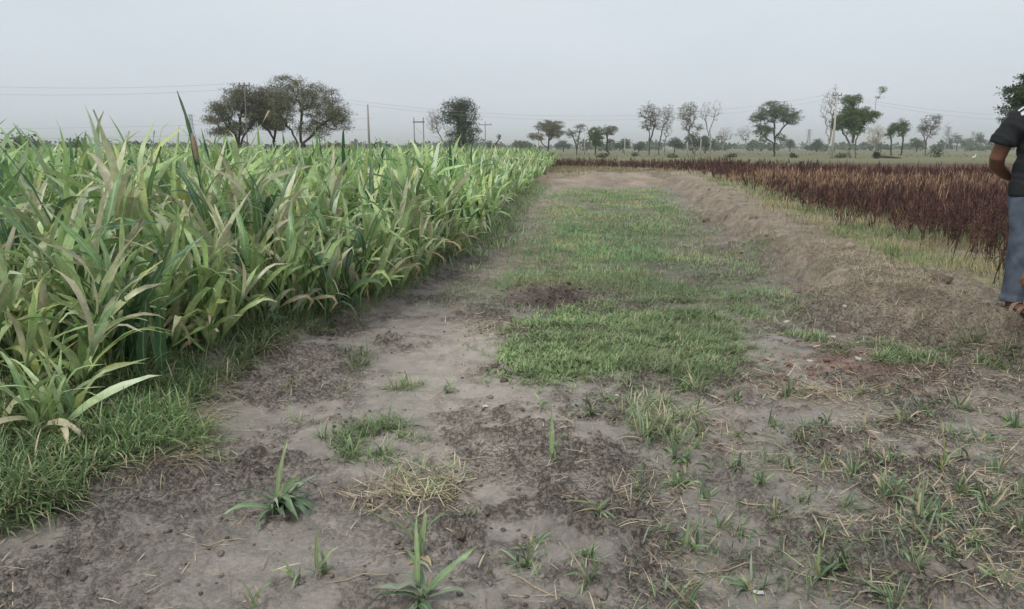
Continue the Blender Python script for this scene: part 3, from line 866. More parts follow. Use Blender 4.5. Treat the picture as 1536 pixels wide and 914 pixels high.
# ------------------------------------------------------------------ weed tufts and seedlings on the mud
W_A = lin(120, 146, 104); W_B = lin(148, 168, 116); W_C = lin(96, 120, 90); W_G = lin(152, 162, 138)
def make_tuft(nl, L, W, upright, pal, dry=0.2, label="", cat="weed", group=None, name="weed_tuft"):
    root = empty(name, (0, 0, 0), label, cat, group)
    for k in range(nl):
        a = random.uniform(0, 6.28); rr = random.uniform(0, .035)
        c = random.choice(pal) * random.uniform(.85, 1.15)
        c0, c1 = c * .85, c * 1.08
        if random.random() < dry:
            c0, c1 = lin(170, 154, 124), lin(188, 176, 146)
        up = random.random() < upright
        leaf_object("leaf", root, (rr * math.cos(a * 3), rr * math.sin(a * 3), -.006), a, L * random.uniform(.45, 1.2), W * random.uniform(.7, 1.2),
                    random.uniform(1.15, 1.5) if up else random.uniform(.35, 1.0), random.uniform(.1, .8) if up else random.uniform(.4, 1.7), c0, c1,
                    random.uniform(-1.4, 1.4), .4, 6, kink=random.uniform(.3, .8) if random.random() < .5 else None, wp=.6)
    return root

LBL = "small grey green weed tuft on the bare mud"
GRP = "weed tufts scattered over the mud"
tuft_protos = [make_tuft(random.choice([13, 16, 19]), random.uniform(.10, .15), random.uniform(.010, .016), random.choice([.2, .3, .45]), [W_A, W_B, W_C, W_G], .22, LBL, "weed", GRP)
               for _ in range(9)]
tufts = [(885, 625, 1.0), (965, 660, 1.2), (1000, 655, 1.1), (1025, 690, 1.4), (1020, 722, 1.1), (1050, 655, 1.0), (1045, 590, 1.0), (1000, 610, .9), (1110, 655, .9),
         (1035, 815, 1.1), (1130, 872, 1.0), (1035, 905, 1.0), (885, 868, .9), (880, 833, .7), (790, 838, 1.0), (800, 812, .7), (1180, 595, 1.2), (1195, 585, .9), (1290, 592, 1.1),
         (1330, 585, .9), (1280, 705, 1.0), (1330, 735, 1.2), (1345, 748, 1.1), (1390, 780, 1.2), (1410, 700, .8), (1440, 735, 1.0), (1230, 850, 1.1), (1260, 838, 1.0), (1240, 800, .8),
         (1330, 690, .9), (1200, 655, 1.0), (1160, 640, .8), (1300, 640, .9), (1350, 632, 1.1), (1390, 622, 1.0), (1440, 610, 1.1), (1520, 632, 1.3), (1480, 770, 1.1), (1505, 875, 1.0),
         (1430, 832, .8), (1390, 812, .9), (1370, 855, .8), (1185, 700, .8), (1140, 725, .8), (1100, 700, .9), (1110, 790, .8), (1165, 770, .8), (1080, 780, .7), (1450, 690, .9), (1500, 700, 1.0),
         (1530, 740, 1.0), (1475, 655, .9), (1240, 640, .8), (1270, 755, .7), (1300, 800, .7), (1340, 905, .9), (1100, 600, 1.0), (945, 585, .9), (905, 600, .7), (435, 578, .5), (515, 580, .6),
         (1430, 650, .8), (1060, 740, .8), (1150, 690, .7), (1235, 690, .8), (1380, 745, .8), (1420, 775, .9), (1205, 745, .7), (1530, 800, .9), (1465, 810, .8), (700, 770, .35), (960, 730, .5)]
usedt = set()
for (px, py, s) in tufts:
    x, y = ground_at(px, py, 0.01)
    i = random.randrange(len(tuft_protos)); z = gz(x, y)
    if i not in usedt:
        usedt.add(i); o = tuft_protos[i]
        o.location = (x, y, z); o.rotation_euler = (0, 0, random.uniform(0, 6.28)); o.scale = (s, s, s)
    else:
        copy_tree(tuft_protos[i], (x, y, z), random.uniform(0, 6.28), (s, s, s))
for i in range(len(tuft_protos)):
    if i not in usedt:
        x, y = ground_at(1250 + 20 * i, 760, 0); tuft_protos[i].location = (x, y, gz(x, y))

tx, ty = [], []
for (px, py, s) in tufts:
    x, y = ground_at(px, py, 0.01)
    m = int(46 * s)
    sd = .075 * s
    tx.append(x + R.normal(0, sd * 1.3, m)); ty.append(y + R.normal(0, sd, m))
for k in range(85):
    px, py = random.uniform(950, 1536), random.uniform(570, 914)
    x, y = ground_at(px, py); m = random.randint(6, 34)
    tx.append(x + R.normal(0, .07, m)); ty.append(y + R.normal(0, .045, m))
tx, ty = np.concatenate(tx), np.concatenate(ty)
grass_mesh("creeping_weeds", tx, ty, (0.025, 0.10), (0.003, 0.007), [W_A, W_B, W_C, W_G, GR_E, lin(160, 140, 114)], [3, 3, 3, 3, 2.5, 2],
           "low grey green creeping weeds and dead bits between the tufts", (0.05, 1.1), (0.1, 1.5), 3)

def plant(px, py, rows, label, name="seedling", size=1.0, wide=1.0):
    x, y = ground_at(px, py, 0.01)
    root = empty(name, (x, y, gz(x, y)), label, "seedling")
    b = Buf(); b.tube([(0, 0, -.01), (0, 0, .02), (.003, 0, .045)], [.006, .006, .004], rows[0][5] * .9, 6); b.build("stem", M_CROP, root, True)
    rows = list(rows) + [(random.uniform(0, 6.28), random.uniform(.05, .13), random.uniform(.010, .02), random.uniform(.1, .9), random.uniform(.3, 1.5), random.choice([W_A, W_C, W_G, lin(150, 132, 106), lin(174, 158, 128)]), .4) for _ in range(8)]
    for k, (a, L, W, e, bd, c, tw) in enumerate(rows):
        a += random.uniform(-.3, .3)
        zz = .04 * random.random() if k else .04
        leaf_object("leaf", root, (.02 * random.uniform(-1, 1), .02 * random.uniform(-1, 1), zz - .006), a, L * size * random.uniform(.65, .95), W * wide * random.uniform(.6, 1.0), e - random.uniform(0, .15), bd + random.uniform(0, .4), c * .85, c * 1.08, tw * 2 + random.uniform(-.6, .6), .45, 9,
                    kink=random.uniform(.25, .7) if (k and random.random() < .6) else None, wp=.55)
    return root
rw = [(1.5, .27, .020, 1.4, .7, W_B, .4), (3.1, .30, .035, .55, .9, W_C, .3), (3.5, .24, .03, .5, 1.0, W_A, -.2), (0.1, .28, .034, .7, 1.2, W_A, .3), (.5, .26, .03, .9, 1.3, W_C, -.4),
      (-.4, .22, .03, .6, 1.2, W_C, .2), (5.2, .2, .028, .8, 1.5, W_A, .2), (4.4, .18, .03, .7, 1.5, W_C, .1), (0.9, .22, .028, 1.1, 1.2, W_B, .5), (2.3, .2, .028, 1.1, .9, W_A, .4), (4.9, .2, .028, .45, 1., W_G, .1), (-.1, .2, .03, .4, .8, W_C, .1)]
rw += [(random.uniform(-1.2, 1.0), random.uniform(.12, .24), random.uniform(.02, .03), random.uniform(.4, 1.1), random.uniform(.6, 1.9), random.choice([W_A, W_C, W_C, W_G]), .3) for _ in range(16)]
plant(415, 758, rw, "bushy dark green seedling clump sprawling on smooth wet mud", size=1.2, wide=1.35)
plant(485, 852, [(1.2, .22, .022, 1.5, .1, W_B, .2), (2.6, .16, .02, 1.3, .4, W_A, .3), (.2, .14, .02, 1.2, .5, W_B, .3), (4, .12, .015, .8, 1., lin(150, 132, 104), .3)], "slim upright seedling with three narrow leaves")
plant(448, 860, [(2.6, .15, .02, .9, .6, W_B, .2), (3.0, .12, .026, .8, 1.1, G_LIGHT, .3), (3.6, .12, .02, .7, .9, W_C, .3)], "small leaning seedling with pale green tip")
plant(628, 832, [(2.75, .34, .03, .95, 1.1, W_B, .3), (2.2, .2, .028, 1.3, .3, W_A, .2), (.8, .2, .02, 1.2, .7, W_A, .3), (1.2, .2, .03, 1.4, .2, W_B, .2)], "seedling with one long leaf arching over the mud", size=1.2, wide=1.2)
plant(632, 903, [(1.4, .27, .026, 1.45, .45, W_B, .3), (.3, .26, .028, .95, .3, W_A, .2), (3.0, .22, .03, .6, .9, W_G, .2), (2.6, .2, .03, .9, 1.1, W_G, .3), (3.6, .2, .03, .5, 1., W_C, .2),
                 (5.5, .2, .03, .5, 1., W_C, .3), (.0, .2, .03, .5, 1., W_G, .1), (2.1, .2, .028, 1.1, .8, W_A, .1), (3.3, .16, .028, 1., 1.3, W_G, .1)], "stout seedling with a broad upright leaf", size=1.2, wide=1.25)
plant(380, 908, [(2.5, .16, .018, 1.2, .5, W_B, .2), (.6, .12, .016, 1.1, .6, W_A, .2), (3.4, .12, .015, .8, .8, W_G, .2)], "tiny pale seedling in dark crumbs")
plant(832, 692, [(1.3, .28, .026, 1.5, .35, W_B, .3), (.4, .2, .028, 1.4, .3, W_A, .2), (3.2, .16, .02, .7, 1., W_C, .2), (5.2, .14, .02, .7, 1., W_C, .2)], "single upright seedling on open mud below the creeping mat")
plant(812, 612, [(2.4, .16, .022, 1.1, .5, G_LIGHT, .2), (.3, .12, .02, 1., .8, W_A, .2)], "short yellow tipped seedling by the creeping mat")
plant(670, 588, [(.8, .16, .02, 1.2, .4, W_B, .2), (2.5, .12, .018, 1., .7, W_A, .2), (.2, .12, .018, .7, .7, W_A, .2)], "lone sprout on pale silt")
plant(880, 575, [(2.2, .45, .012, 1.35, .25, lin(150, 168, 104), .2), (2.6, .25, .01, 1.1, .5, lin(150, 168, 104), .2)], "long thin blade rising from the creeping mat")
plant(1412, 702, [(1.9, .32, .014, 1.45, .3, lin(150, 164, 92), .2), (.6, .22, .012, 1.2, .5, W_B, .2)], "tall thin yellowish blade among the weed tufts")
plant(900, 768, [(3.6, .22, .018, .5, .3, lin(150, 164, 100), .2), (3.8, .2, .016, .45, .4, lin(166, 160, 112), .2), (.1, .22, .008, .8, 1.8, lin(178, 162, 130), .2), (2.9, .22, .008, .9, 2.0, lin(178, 162, 130), .2)], "flattened seedling with bent dry stems")

# ------------------------------------------------------------------ straw, clods, chips
def straw_mesh(name, x, y, Lr, Wr, label, kind="stuff"):
    n = len(x)
    c = pick([lin(186, 170, 142), lin(156, 138, 112), lin(206, 194, 168), lin(124, 106, 88)], [5, 4, 3, 3], n)
    z = terrain(x, y) + 0.004
    V, Fq, C, U = blades(np.stack([x, y, z], 1), R.uniform(0, 6.28, n), R.uniform(*Lr, n) * R.uniform(.4, 1, n), R.uniform(*Wr, n), R.uniform(0.0, .35, n), R.uniform(-.1, .7, n), 3, c * .9, c, 0, R.uniform(-1, 1, n), 1.0)
    o = mesh_obj(name, V, Fq, M_STRAW, None, C)
    return tag(o, label, "straw", None, kind)
def litter(x, y):
    w = sstep(0.0, 1.1, x - 0.10 * (y - 2)) * 0.85 + 0.07
    return w * sstep(.35, .62, fbm(x, y, 2.2, 3, 110)) * (1 - grass_density(x, y)) * np.clip((3 / y) ** .8, 0, 1)
x, y, d = scatter(42000, (-2.0, 4.2), (1.9, 6.6), litter)
straw_mesh("straw_litter", x, y, (.04, .2), (.002, .005), "broken straw and dry leaf bits scattered over the mud")
cx, cy_ = ground_at(618, 735)
n = 420
straw_mesh("dead_straw", cx + R.normal(0, .13, n), cy_ + R.normal(0, .09, n), (.1, .26), (.003, .006), "tangle of dead straw beside the flat green patch")
cx, cy_ = ground_at(1225, 597); n = 300
straw_mesh("dead_straw", cx + R.normal(0, .16, n), cy_ + R.normal(0, .10, n), (.06, .2), (.003, .006), "reddish dead straw heap among the weed tufts near the bank")
cx, cy_ = ground_at(740, 492); n = 500
straw_mesh("dead_straw", cx + R.normal(0, .2, n), cy_ + R.normal(0, .2, n), (.06, .16), (.004, .007), "dry straw heap between the creeping mat and the millet edge")
for (px, py, a, L) in [(980, 715, .1, .3), (1180, 712, 0, .32), (1400, 760, .7, .25), (1240, 870, -.5, .3), (1330, 860, -.6, .28), (700, 688, .05, .28), (1140, 760, 2.6, .2), (1500, 640, .3, .26), (1290, 780, .2, .22),
                       (800, 880, -.8, .25), (960, 785, .1, .2), (1450, 740, -.6, .3), (540, 870, .2, .24), (330, 812, .1, .22), (1420, 880, 2.2, .3), (1180, 815, 1.2, .15), (1085, 850, .2, .28), (1490, 850, -.5, .3)]:
    x, y = ground_at(px, py)
    b = Buf(); c = lin(186, 172, 144) * random.uniform(.75, 1.05)
    p1 = (L * .5 * math.cos(a), L * .5 * math.sin(a)); kx = random.uniform(-.03, .03)
    P = []
    for t in (-1, -.4, .1, .6, 1):
        qx, qy = p1[0] * t - p1[1] * kx * 6 * (1 - t * t), p1[1] * t + p1[0] * kx * 6 * (1 - t * t)
        P.append((qx, qy, gz(x + qx, y + qy) - gz(x, y) + .006 + .006 * random.random()))
    b.tube(P, [.0015, .0025, .003, .0025, .001], c * .85, 5)
    o = b.build("straw_stalk", M_STRAW, None, True); o.location = (x, y, gz(x, y))
    tag(o, "thick dry straw stalk lying on the mud", "straw", "thick straw stalks on the mud")

def clod_proto(seed, lod):
    bm = bmesh.new(); bmesh.ops.create_icosphere(bm, subdivisions=lod, radius=1.0)
    rs = np.random.RandomState(seed)
    off = rs.uniform(0, 50, 3)
    V = np.array([v.co for v in bm.verts]); Fq = np.array([[v.index for v in f.verts] for f in bm.faces]); bm.free()
    r = 0.35 + 1.3 * fbm(V[:, 0] * 1.3 + off[0] + V[:, 2], V[:, 1] * 1.3 + off[1] - V[:, 2] * .7, 1.3, 3, seed)
    V = V * r[:, None] * np.array([1, .85, .6])
    return V, Fq
CL = [clod_proto(s, 3) for s in range(5)]
CS = [clod_proto(s, 1) for s in range(8)]
def clod_stuff(n, xr, yr, dens, size, name, label, pal):
    x, y, d = scatter(n, xr, yr, dens)
    Vs, Fs, Cs, nv = [], [], [], 0
    z = terrain(x, y)
    for i in range(len(x)):
        V, Fq = CS[i % 8]
        s = size * (0.25 + R.rand() ** 3 * 1.3); a = R.uniform(0, 6.28); ca, sa = math.cos(a), math.sin(a)
        W = np.stack([V[:, 0] * ca - V[:, 1] * sa, V[:, 0] * sa + V[:, 1] * ca, V[:, 2]], 1) * s + np.array([x[i], y[i], z[i] + .15 * s])
        Vs.append(W); Fs.append(Fq + nv); nv += len(W); Cs.append(np.tile(pal[R.randint(len(pal))] * R.uniform(.8, 1.15), (len(W), 1)))
    o = mesh_obj(name, np.vstack(Vs), np.vstack(Fs), M_CLOD, None, np.vstack(Cs))
    return tag(o, label, "soil", None, "stuff")
PAL = [lin(112, 103, 96), lin(128, 119, 111), lin(98, 89, 83)]
clod_stuff(19000, (-2.2, 3.6), (1.9, 6.2), lambda x, y: (.10 + .9 * clod_mask(x, y) ** 2) * np.clip((3 / y), 0, 1) * (1 - grass_density(x, y)), .0095, "soil_crumbs", "dark soil crumbs scattered over the damp mud", PAL)
clod_stuff(1100, (-0.2, 1.1), (6.7, 8.3), lambda x, y: np.exp(-(((x - 0.42) / 0.34) ** 2 + ((y - 7.45) / 0.5) ** 2)), .020, "dug_soil", "freshly dug black soil lumps in the channel grass", [lin(98, 88, 82), lin(112, 101, 94), lin(84, 75, 70)])
clod_stuff(160, (-0.35, 0.15), (4.6, 5.2), lambda x, y: np.exp(-(((x + 0.02) / 0.16) ** 2 + ((y - 4.92) / 0.2) ** 2)), .03, "dug_soil", "crumbled dark soil at the corner of the creeping mat", [lin(90, 80, 76), lin(104, 94, 88)])
clod_stuff(500, (2.6, 8), (4.0, 26), lambda x, y: slope(x, y) * .8, .075, "bank_lumps", "slumped earth lumps on the face of the bank", [lin(132, 116, 104), lin(112, 98, 88), lin(150, 134, 120)])
for (px, py, s) in [(898, 888, .032), (1015, 738, .026), (1400, 862, .045), (1360, 858, .035), (1450, 865, .03), (735, 598, .02), (450, 870, .018), (690, 800, .02), (1010, 800, .02)]:
    x, y = ground_at(px, py)
    V, Fq = CL[random.randrange(5)]
    o = mesh_obj("soil_clod", V * s, Fq, M_CLOD, None, np.tile(PAL[random.randrange(3)], (len(V), 1)), smooth=True)
    o.location = (x, y, gz(x, y) + .2 * s); o.rotation_euler = (0, 0, random.uniform(0, 6.28))
    tag(o, "large dark soil clod lying on the mud", "clod", "large clods on the mud")
# red brick chips and pale stones
def chip(px, py, s, colr, name, label, cat, group):
    x, y = ground_at(px, py)
    b = Buf(); hx, hy, hz = s * random.uniform(.7, 1.3), s * random.uniform(.5, .9), s * random.uniform(.2, .4)
    b.box((0, 0, 0), (hx, hy, hz), colr)
    V = np.vstack(b.V); V = V * (1 + R.uniform(-.3, .3, V.shape)); b.V = [V]
    o = b.build(name, M_CLOD); o.location = (x, y, gz(x, y) + hz * .5); o.rotation_euler = (random.uniform(-.3, .3), random.uniform(-.3, .3), random.uniform(0, 6.28))
    tag(o, label, cat, group)
for k in range(64):
    px = random.gauss(1195, 85); py = 545 + random.gauss(0, 24) - (px - 1190) * .02
    chip(px, py, random.uniform(.008, .022), random.choice([lin(134, 92, 78), lin(116, 80, 70), lin(152, 122, 106)]), "brick_chip", "broken red brick chip in the reddish soil below the bank", "brick chip", "red chips below the bank")
for (px, py) in [(1225, 520), (1250, 505), (1290, 540), (1180, 480), (1265, 482), (1215, 540)]:
    chip(px, py, random.uniform(.018, .03), lin(196, 186, 174), "stone", "small pale stone at the foot of the bank", "stone", "pale stones at the bank foot")
for (px, py) in [(1300, 700), (1310, 660), (1000, 830), (1345, 775), (1525, 800)]:
    chip(px, py, random.uniform(.008, .014), lin(122, 88, 76), "brick_chip", "red brick chip lying alone among the weed tufts", "brick chip", "lone red chips in the weeds")
def scrap(px, py, s, label):
    x, y = ground_at(px, py)
    g = 6; u = np.linspace(-1, 1, g)
    X, Y = np.meshgrid(u, u)
    V = np.stack([X.ravel() * s, Y.ravel() * s * .6, .35 * s * np.abs(fbm(X.ravel() + px, Y.ravel(), 1.5, 2, 7)) + .003], 1)
    i = np.arange(g - 1)[:, None] * g + np.arange(g - 1)[None]
    Fq = np.stack([i, i + 1, i + g + 1, i + g], -1).reshape(-1, 4)
    o = mesh_obj("plastic_scrap", V, Fq, M_STRAW, None, np.tile(lin(196, 192, 186), (len(V), 1)), smooth=True)
    o.location = (x, y, gz(x, y) + .004); o.rotation_euler = (0, 0, random.uniform(0, 3))
    tag(o, label, "litter")
scrap(1138, 888, .017, "white crumpled plastic scrap beside a weed tuft")
scrap(728, 612, .022, "pale plastic scrap on bare mud between silt and seedlings")
scrap(925, 597, .018, "pale plastic shred at the foot of the creeping mat")

# ------------------------------------------------------------------ dark dried crop
D_A = lin(82, 57, 52); D_B = lin(106, 77, 67); D_C = lin(62, 45, 43); D_T = lin(166, 136, 108)
DY = np.array([5.0, 6.2, 7.0, 9.1, 11.0, 15.5, 21.8, 32, 40.6, 43, 45, 62])
DX = np.array([4.7, 4.35, 4.35, 4.95, 5.05, 5.75, 6.9, 8.3, 6.8, 4.5, 1.5, 1.5])
def dark_left(y): return np.interp(y, DY, DX)
def dark_far(x): return np.interp(x, [2, 7, 13, 16, 30, 60], [60, 52, 42, 34, 32, 31])
def make_dark(i):
    root = empty("dry_stalk_plant", (0, 0, 0), "leafless dark brown dried plant at the near edge of the dark crop", "dried plant", "dried plants at the edge of the dark crop")
    H = random.uniform(.42, .62)
    lx, ly = random.uniform(-.1, .1), random.uniform(-.1, .1)
    c = random.choice([D_A, D_B, D_C])
    b = Buf(); b.tube([(0, 0, -.02), (lx * .3, ly * .3, H * .4), (lx, ly, H)], [.004, .0035, .002], c, 4); b.build("stem", M_STALK, root)
    for k in range(random.randint(6, 9)):
        t = random.uniform(.15, .85); a = random.uniform(0, 6.28); L = random.uniform(.12, .26) * (1.1 - t * .5)
        p0 = np.array((lx * t, ly * t, H * t)); e = random.uniform(.8, 1.2)
        p1 = p0 + L * .5 * np.array((math.cos(a) * math.cos(e), math.sin(a) * math.cos(e), math.sin(e)))
        p2 = p1 + L * .5 * np.array((math.cos(a) * .2, math.sin(a) * .2, .97))
        b = Buf(); b.tube([p0, p1, p2], [.0028, .0022, .0015], c, 4)
        for q in range(5):
            pp = p1 + (p2 - p1) * random.random() if q else p2
            d = np.array((random.uniform(-.5, .5), random.uniform(-.5, .5), random.uniform(.3, 1))) * .035
            b.tube([pp, pp + d * .5, pp + d], [.002, .0055, .001], c * random.uniform(.8, 1.3), 4)
        b.build("branch", M_STALK, root)
    return root
dpos = []
for _ in range(34000):
    y = 5.6 + 55 * random.random() ** 1.25
    x = float(dark_left(y)) + random.random() * (0.85 * (y + 2) - float(dark_left(y)))
    dpos.append((x, y))
dpos = np.array(dpos)
edge_d = dpos[:, 0] - dark_left(dpos[:, 1])
nz = fbm(dpos[:, 0], dpos[:, 1], 0.9, 3, 120)
kk = (edge_d > 0) & (R.rand(len(dpos)) < np.clip(edge_d / 1.6, 0.12, 1) * (.24 + .76 * sstep(9.0, 13.5, dpos[:, 1] + 3 * (nz - .5)))) & (dpos[:, 1] < dark_far(dpos[:, 0])) & ((nz > .40) | ((dpos[:, 1] > 13) & (R.rand(len(dpos)) < .35 + 1.3 * nz)))
dpos = dpos[kk]
vis = np.abs(dpos[:, 0]) < 0.75 * dpos[:, 1] + 0.3
o_ = np.argsort(np.hypot(dpos[:, 0], dpos[:, 1]) + 5 * (~vis))
dind, drest = dpos[o_[:230]], dpos[o_[230:]]
dprot = [make_dark(i) for i in range(8)]
for q, (x, y) in enumerate(dind):
    s = random.uniform(.75, 1.15); z = gz(x, y)
    if q < 8:
        o = dprot[q]; o.location = (x, y, z); o.scale = (s, s, s); o.rotation_euler = (random.gauss(0, .08), random.gauss(0, .08), random.uniform(0, 6.28))
    else:
        copy_tree(dprot[random.randrange(8)], (x, y, z), random.uniform(0, 6.28), (s, s, s), tilt=(random.gauss(0, .08), random.gauss(0, .08)))
n = len(drest); x, y = drest[:, 0], drest[:, 1]
z = terrain(x, y, False) - .01
tanm = (fbm(x * .35, y, .35, 3, 124) > .45) & (y > 16) & (y < 32) & (x > 8)
H = R.uniform(.34, .62, n) * (.45 + 1.1 * fbm(x, y, .7, 3, 126)) * (.6 + .4 * sstep(0, 3, x - dark_left(y)))
sc = np.clip(y / 13, .8, 2.0)
Vs, Fs, Cs, nv = [], [], [], 0
base = pick([D_A, D_B, D_C], [4, 3, 3], n)
pt = tanm & (R.rand(n) < .6) | (R.rand(n) < .025)
base[pt] = D_T * R.uniform(.7, 1.1, (pt.sum(), 1))
for k in range(7):
    t0 = 0 if k == 0 else R.uniform(.1, .7, n)
    L = H if k == 0 else H * R.uniform(.25, .5, n)
    e = R.uniform(1.2, 1.9, n) if k == 0 else R.uniform(.7, 1.35, n)
    P = np.stack([x + R.normal(0, .02, n), y + R.normal(0, .02, n), z + H * t0], 1)
    w = (.007 if k == 0 else .014) * sc
    m = np.ones(n, bool) if k < 4 else (~pt)
    V, Fq, C, U = blades(P[m], R.uniform(0, 6.28, n)[m], L[m], w[m], e[m], -0.2, 2, base[m] * .85, base[m] * 1.15, wp=.6)
    Vs.append(V); Fs.append(Fq + nv); Cs.append(C); nv += len(V)
tag(mesh_obj("dark_dried_crop", np.vstack(Vs), np.vstack(Fs), M_STALK, None, np.vstack(Cs)), "dark maroon dried crop standing across the field beyond the bank", "crop", None, "stuff")

xg = R.uniform(4, 26, 60000); yg = R.uniform(6, 40, 60000)
kg = (xg > dark_left(yg) + .3) & (xg < .85 * yg + 2) & (R.rand(60000) < sstep(.5, .66, fbm(xg, yg, .5, 3, 128)) * np.clip((10 / yg), 0, 1))
grass_mesh("dry_grass", xg[kg], yg[kg], (0.10, 0.38), (0.008, 0.016), [lin(178, 166, 120), lin(150, 160, 98), lin(134, 150, 92), lin(196, 180, 140)], [3, 3, 2, 2],
           "straw and green grass growing up through the dark dried crop", (0.9, 1.55), (0.1, .9), 3)
# ------------------------------------------------------------------ trees
B_DARK = lin(70, 60, 54); B_GREY = lin(128, 118, 112); B_PALE = lin(160, 152, 146)
def crown_pts(n, ells, rs, shell=0.08):
    out = []
    vol = np.array([e[3] * e[4] * e[5] for e in ells]); pr = vol ** .8 / (vol ** .8).sum()
    for i in rs.choice(len(ells), n, p=pr):
        cx, cy_, cz, rx, ry, rz = ells[i]
        v = rs.normal(0, 1, 3); v /= np.linalg.norm(v)
        r = (shell + (1 - shell) * rs.rand()) ** .6
        out.append((cx + v[0] * rx * r, cy_ + v[1] * ry * r, cz + v[2] * rz * r))
    return np.array(out)

def make_tree(name, label, X, Y, trunks, ells, bark, leafc, n_att=160, leaves=14, leaf=.12, spread=.35, seed=1, r0=.035, cat="tree", group=None, step=.55, zbase=None, twig=3, up=0.0):
    rs = np.random.RandomState(seed)
    leaves = int(leaves * (2.9 if Y < 83 else 2.2 if Y < 200 else 1.0)); n_att = int(n_att * 1.5); leaf *= .72; twig += 1; r0 *= .72
    z0 = float(terrain(np.array([X]), np.array([Y]), False)[0]) if zbase is None else zbase
    root = empty(name, (X, Y, z0), label, cat, group)
    nodes = []; par = []
    for tr in trunks:                       # each trunk is a list of (x, y, z) points
        prev = -1
        for j in range(len(tr) - 1):
            a, b_ = np.array(tr[j], float), np.array(tr[j + 1], float)
            m = max(1, int(np.linalg.norm(b_ - a) / step))
            for q in range(m):
                p = a + (b_ - a) * (q / m) + (rs.normal(0, .16, 3) * step if (j or q) else 0)
                nodes.append(p); par.append(prev); prev = len(nodes) - 1
        nodes.append(np.array(tr[-1], float)); par.append(prev)
    A = crown_pts(n_att, ells, rs)
    tops = np.array([tr[-1] for tr in trunks])
    dist = np.min(np.linalg.norm(A[:, None] - tops[None], axis=2), 1)
    tips = []
    for a in A[np.argsort(dist)]:
        NN = np.array(nodes)
        dv = a - NN
        d = np.linalg.norm(dv, axis=1)
        pen = d + 1.2 * np.maximum(0, NN[:, 2] - a[2]) + 0.55 * np.hypot(dv[:, 0], dv[:, 1]) + np.where(NN[:, 2] < 0.45 * tops[:, 2].min(), 3.0, 0)
        i = int(np.argmin(pen)); L = d[i]
        m = max(1, int(L / step)); s = NN[i]
        prev = i
        for q in range(1, m + 1):
            t = q / m
            p = s + (a - s) * t + np.array([0, 0, (0.12 + up) * L * math.sin(math.pi * t)]) + (rs.normal(0, .2, 3) * step if q < m else 0)
            nodes.append(p); par.append(prev); prev = len(nodes) - 1
        tips.append(prev)
    nodes = np.array(nodes); cnt = np.zeros(len(nodes))
    for t in tips:
        cnt[t] += 1
    for i in range(len(nodes) - 1, -1, -1):
        if par[i] >= 0: cnt[par[i]] += cnt[i]
    rad = r0 * np.maximum(cnt, .6) ** 0.42 * 0.55
    bt, bw = Buf(), Buf()
    for i in range(len(nodes)):
        if par[i] < 0: continue
        r1, r2 = rad[par[i]], rad[i]
        if r1 > 2.2 * r2: r1 = 1.5 * r2
        big = r2 > r0 * 1.6
        (bt if big else bw).tube([nodes[par[i]], nodes[i]], [r1, r2], bark * rs.uniform(.8, 1.2), 6 if big else 3)
    if bt.n == 0: bt = bw
    # fine twigs at the tips
    for t in tips:
        for _ in range(twig):
            d = rs.normal(0, 1, 3); d[2] = abs(d[2]) * .6 + .1; d /= np.linalg.norm(d)
            L = spread * rs.uniform(.6, 1.6)
            m = nodes[t] + d * L * .5 + rs.normal(0, .05, 3)
            bw.tube([nodes[t], m, nodes[t] + d * L], [r0 * .32, r0 * .24, r0 * .14], bark * rs.uniform(.85, 1.2), 3)
    bt.build("trunk", M_WOOD, root, True)
    if bw is not bt: 
        br = bw.build("twigs", M_WOOD, root, True)
    if leaves > 0:
        n = len(tips) * leaves
        c = np.repeat(nodes[tips], leaves, 0) + rs.normal(0, spread * .66, (n, 3)) * np.array([1.1, 1.1, .5])
        u = rs.normal(0, 1, (n, 3)); u /= np.linalg.norm(u, axis=1)[:, None]
        w = np.cross(u, rs.normal(0, 1, (n, 3))); w /= np.linalg.norm(w, axis=1)[:, None]
        s = leaf * rs.uniform(.5, 1.2, (n, 1))
        V = np.stack([c - u * s, c + w * s * .5, c + u * s, c - w * s * .5], 1).reshape(-1, 3)
        tip_tone = np.repeat(rs.uniform(.75, 1.25, len(tips)), leaves)[:, None]
        cc = np.array(leafc)[rs.randint(len(leafc), size=n)] * rs.uniform(.8, 1.2, (n, 1)) * tip_tone
        mesh_obj("crown", V, np.arange(4 * n).reshape(-1, 4), M_TREE, root, np.repeat(cc, 4, 0))
    return root

L_AC = [lin(124, 124, 98), lin(106, 108, 86), lin(140, 136, 110)]
L_GR = [lin(94, 116, 70), lin(76, 98, 58), lin(116, 134, 84)]
L_DK = [lin(70, 90, 58), lin(88, 108, 68), lin(58, 76, 50)]
L_PL = [lin(140, 140, 112), lin(122, 126, 98), lin(150, 144, 118)]

# thorn trees behind the crop on the left
Y = 78
def hp(py, Y=Y): return z_at(py, Y)
def mt(px, Y): return (px - CX) / F_PX * (Y * _c)
sc = 78 / F_PX
make_tree("thorn_tree", "wide thorn tree with dark forked trunk, largest of the grove behind the crop", mt(451, 78), 78,
          [[(0, 0, 0), (-.1, 0, 1.6), (-1.2, 0, 3.6), (-2.4, .2, 5.2)], [(0, 0, 0), (.1, 0, 1.7), (.2, 0, 3.5), (.6, 0, 6.0)], [(.05, 0, .2), (.5, 0, 2.0), (2.2, 0, 3.6), (3.6, 0, 4.4)]],
          [(-.5, 0, 6.6, 2.8, 2.5, 1.9), (2.4, 0, 5.6, 2.6, 2.4, 2.2), (4.0, 0, 4.2, 1.7, 1.8, 1.3), (-1.6, 0, 8.0, .9, .9, .9), (1.5, 0, 3.2, 2.0, 1.8, 1.0), (-2.0, 0, 4.6, 1.8, 1.8, 1.2)], B_DARK, L_AC, 400, 17, .10, .42, 3, .035, group="thorn trees of the grove behind the crop")
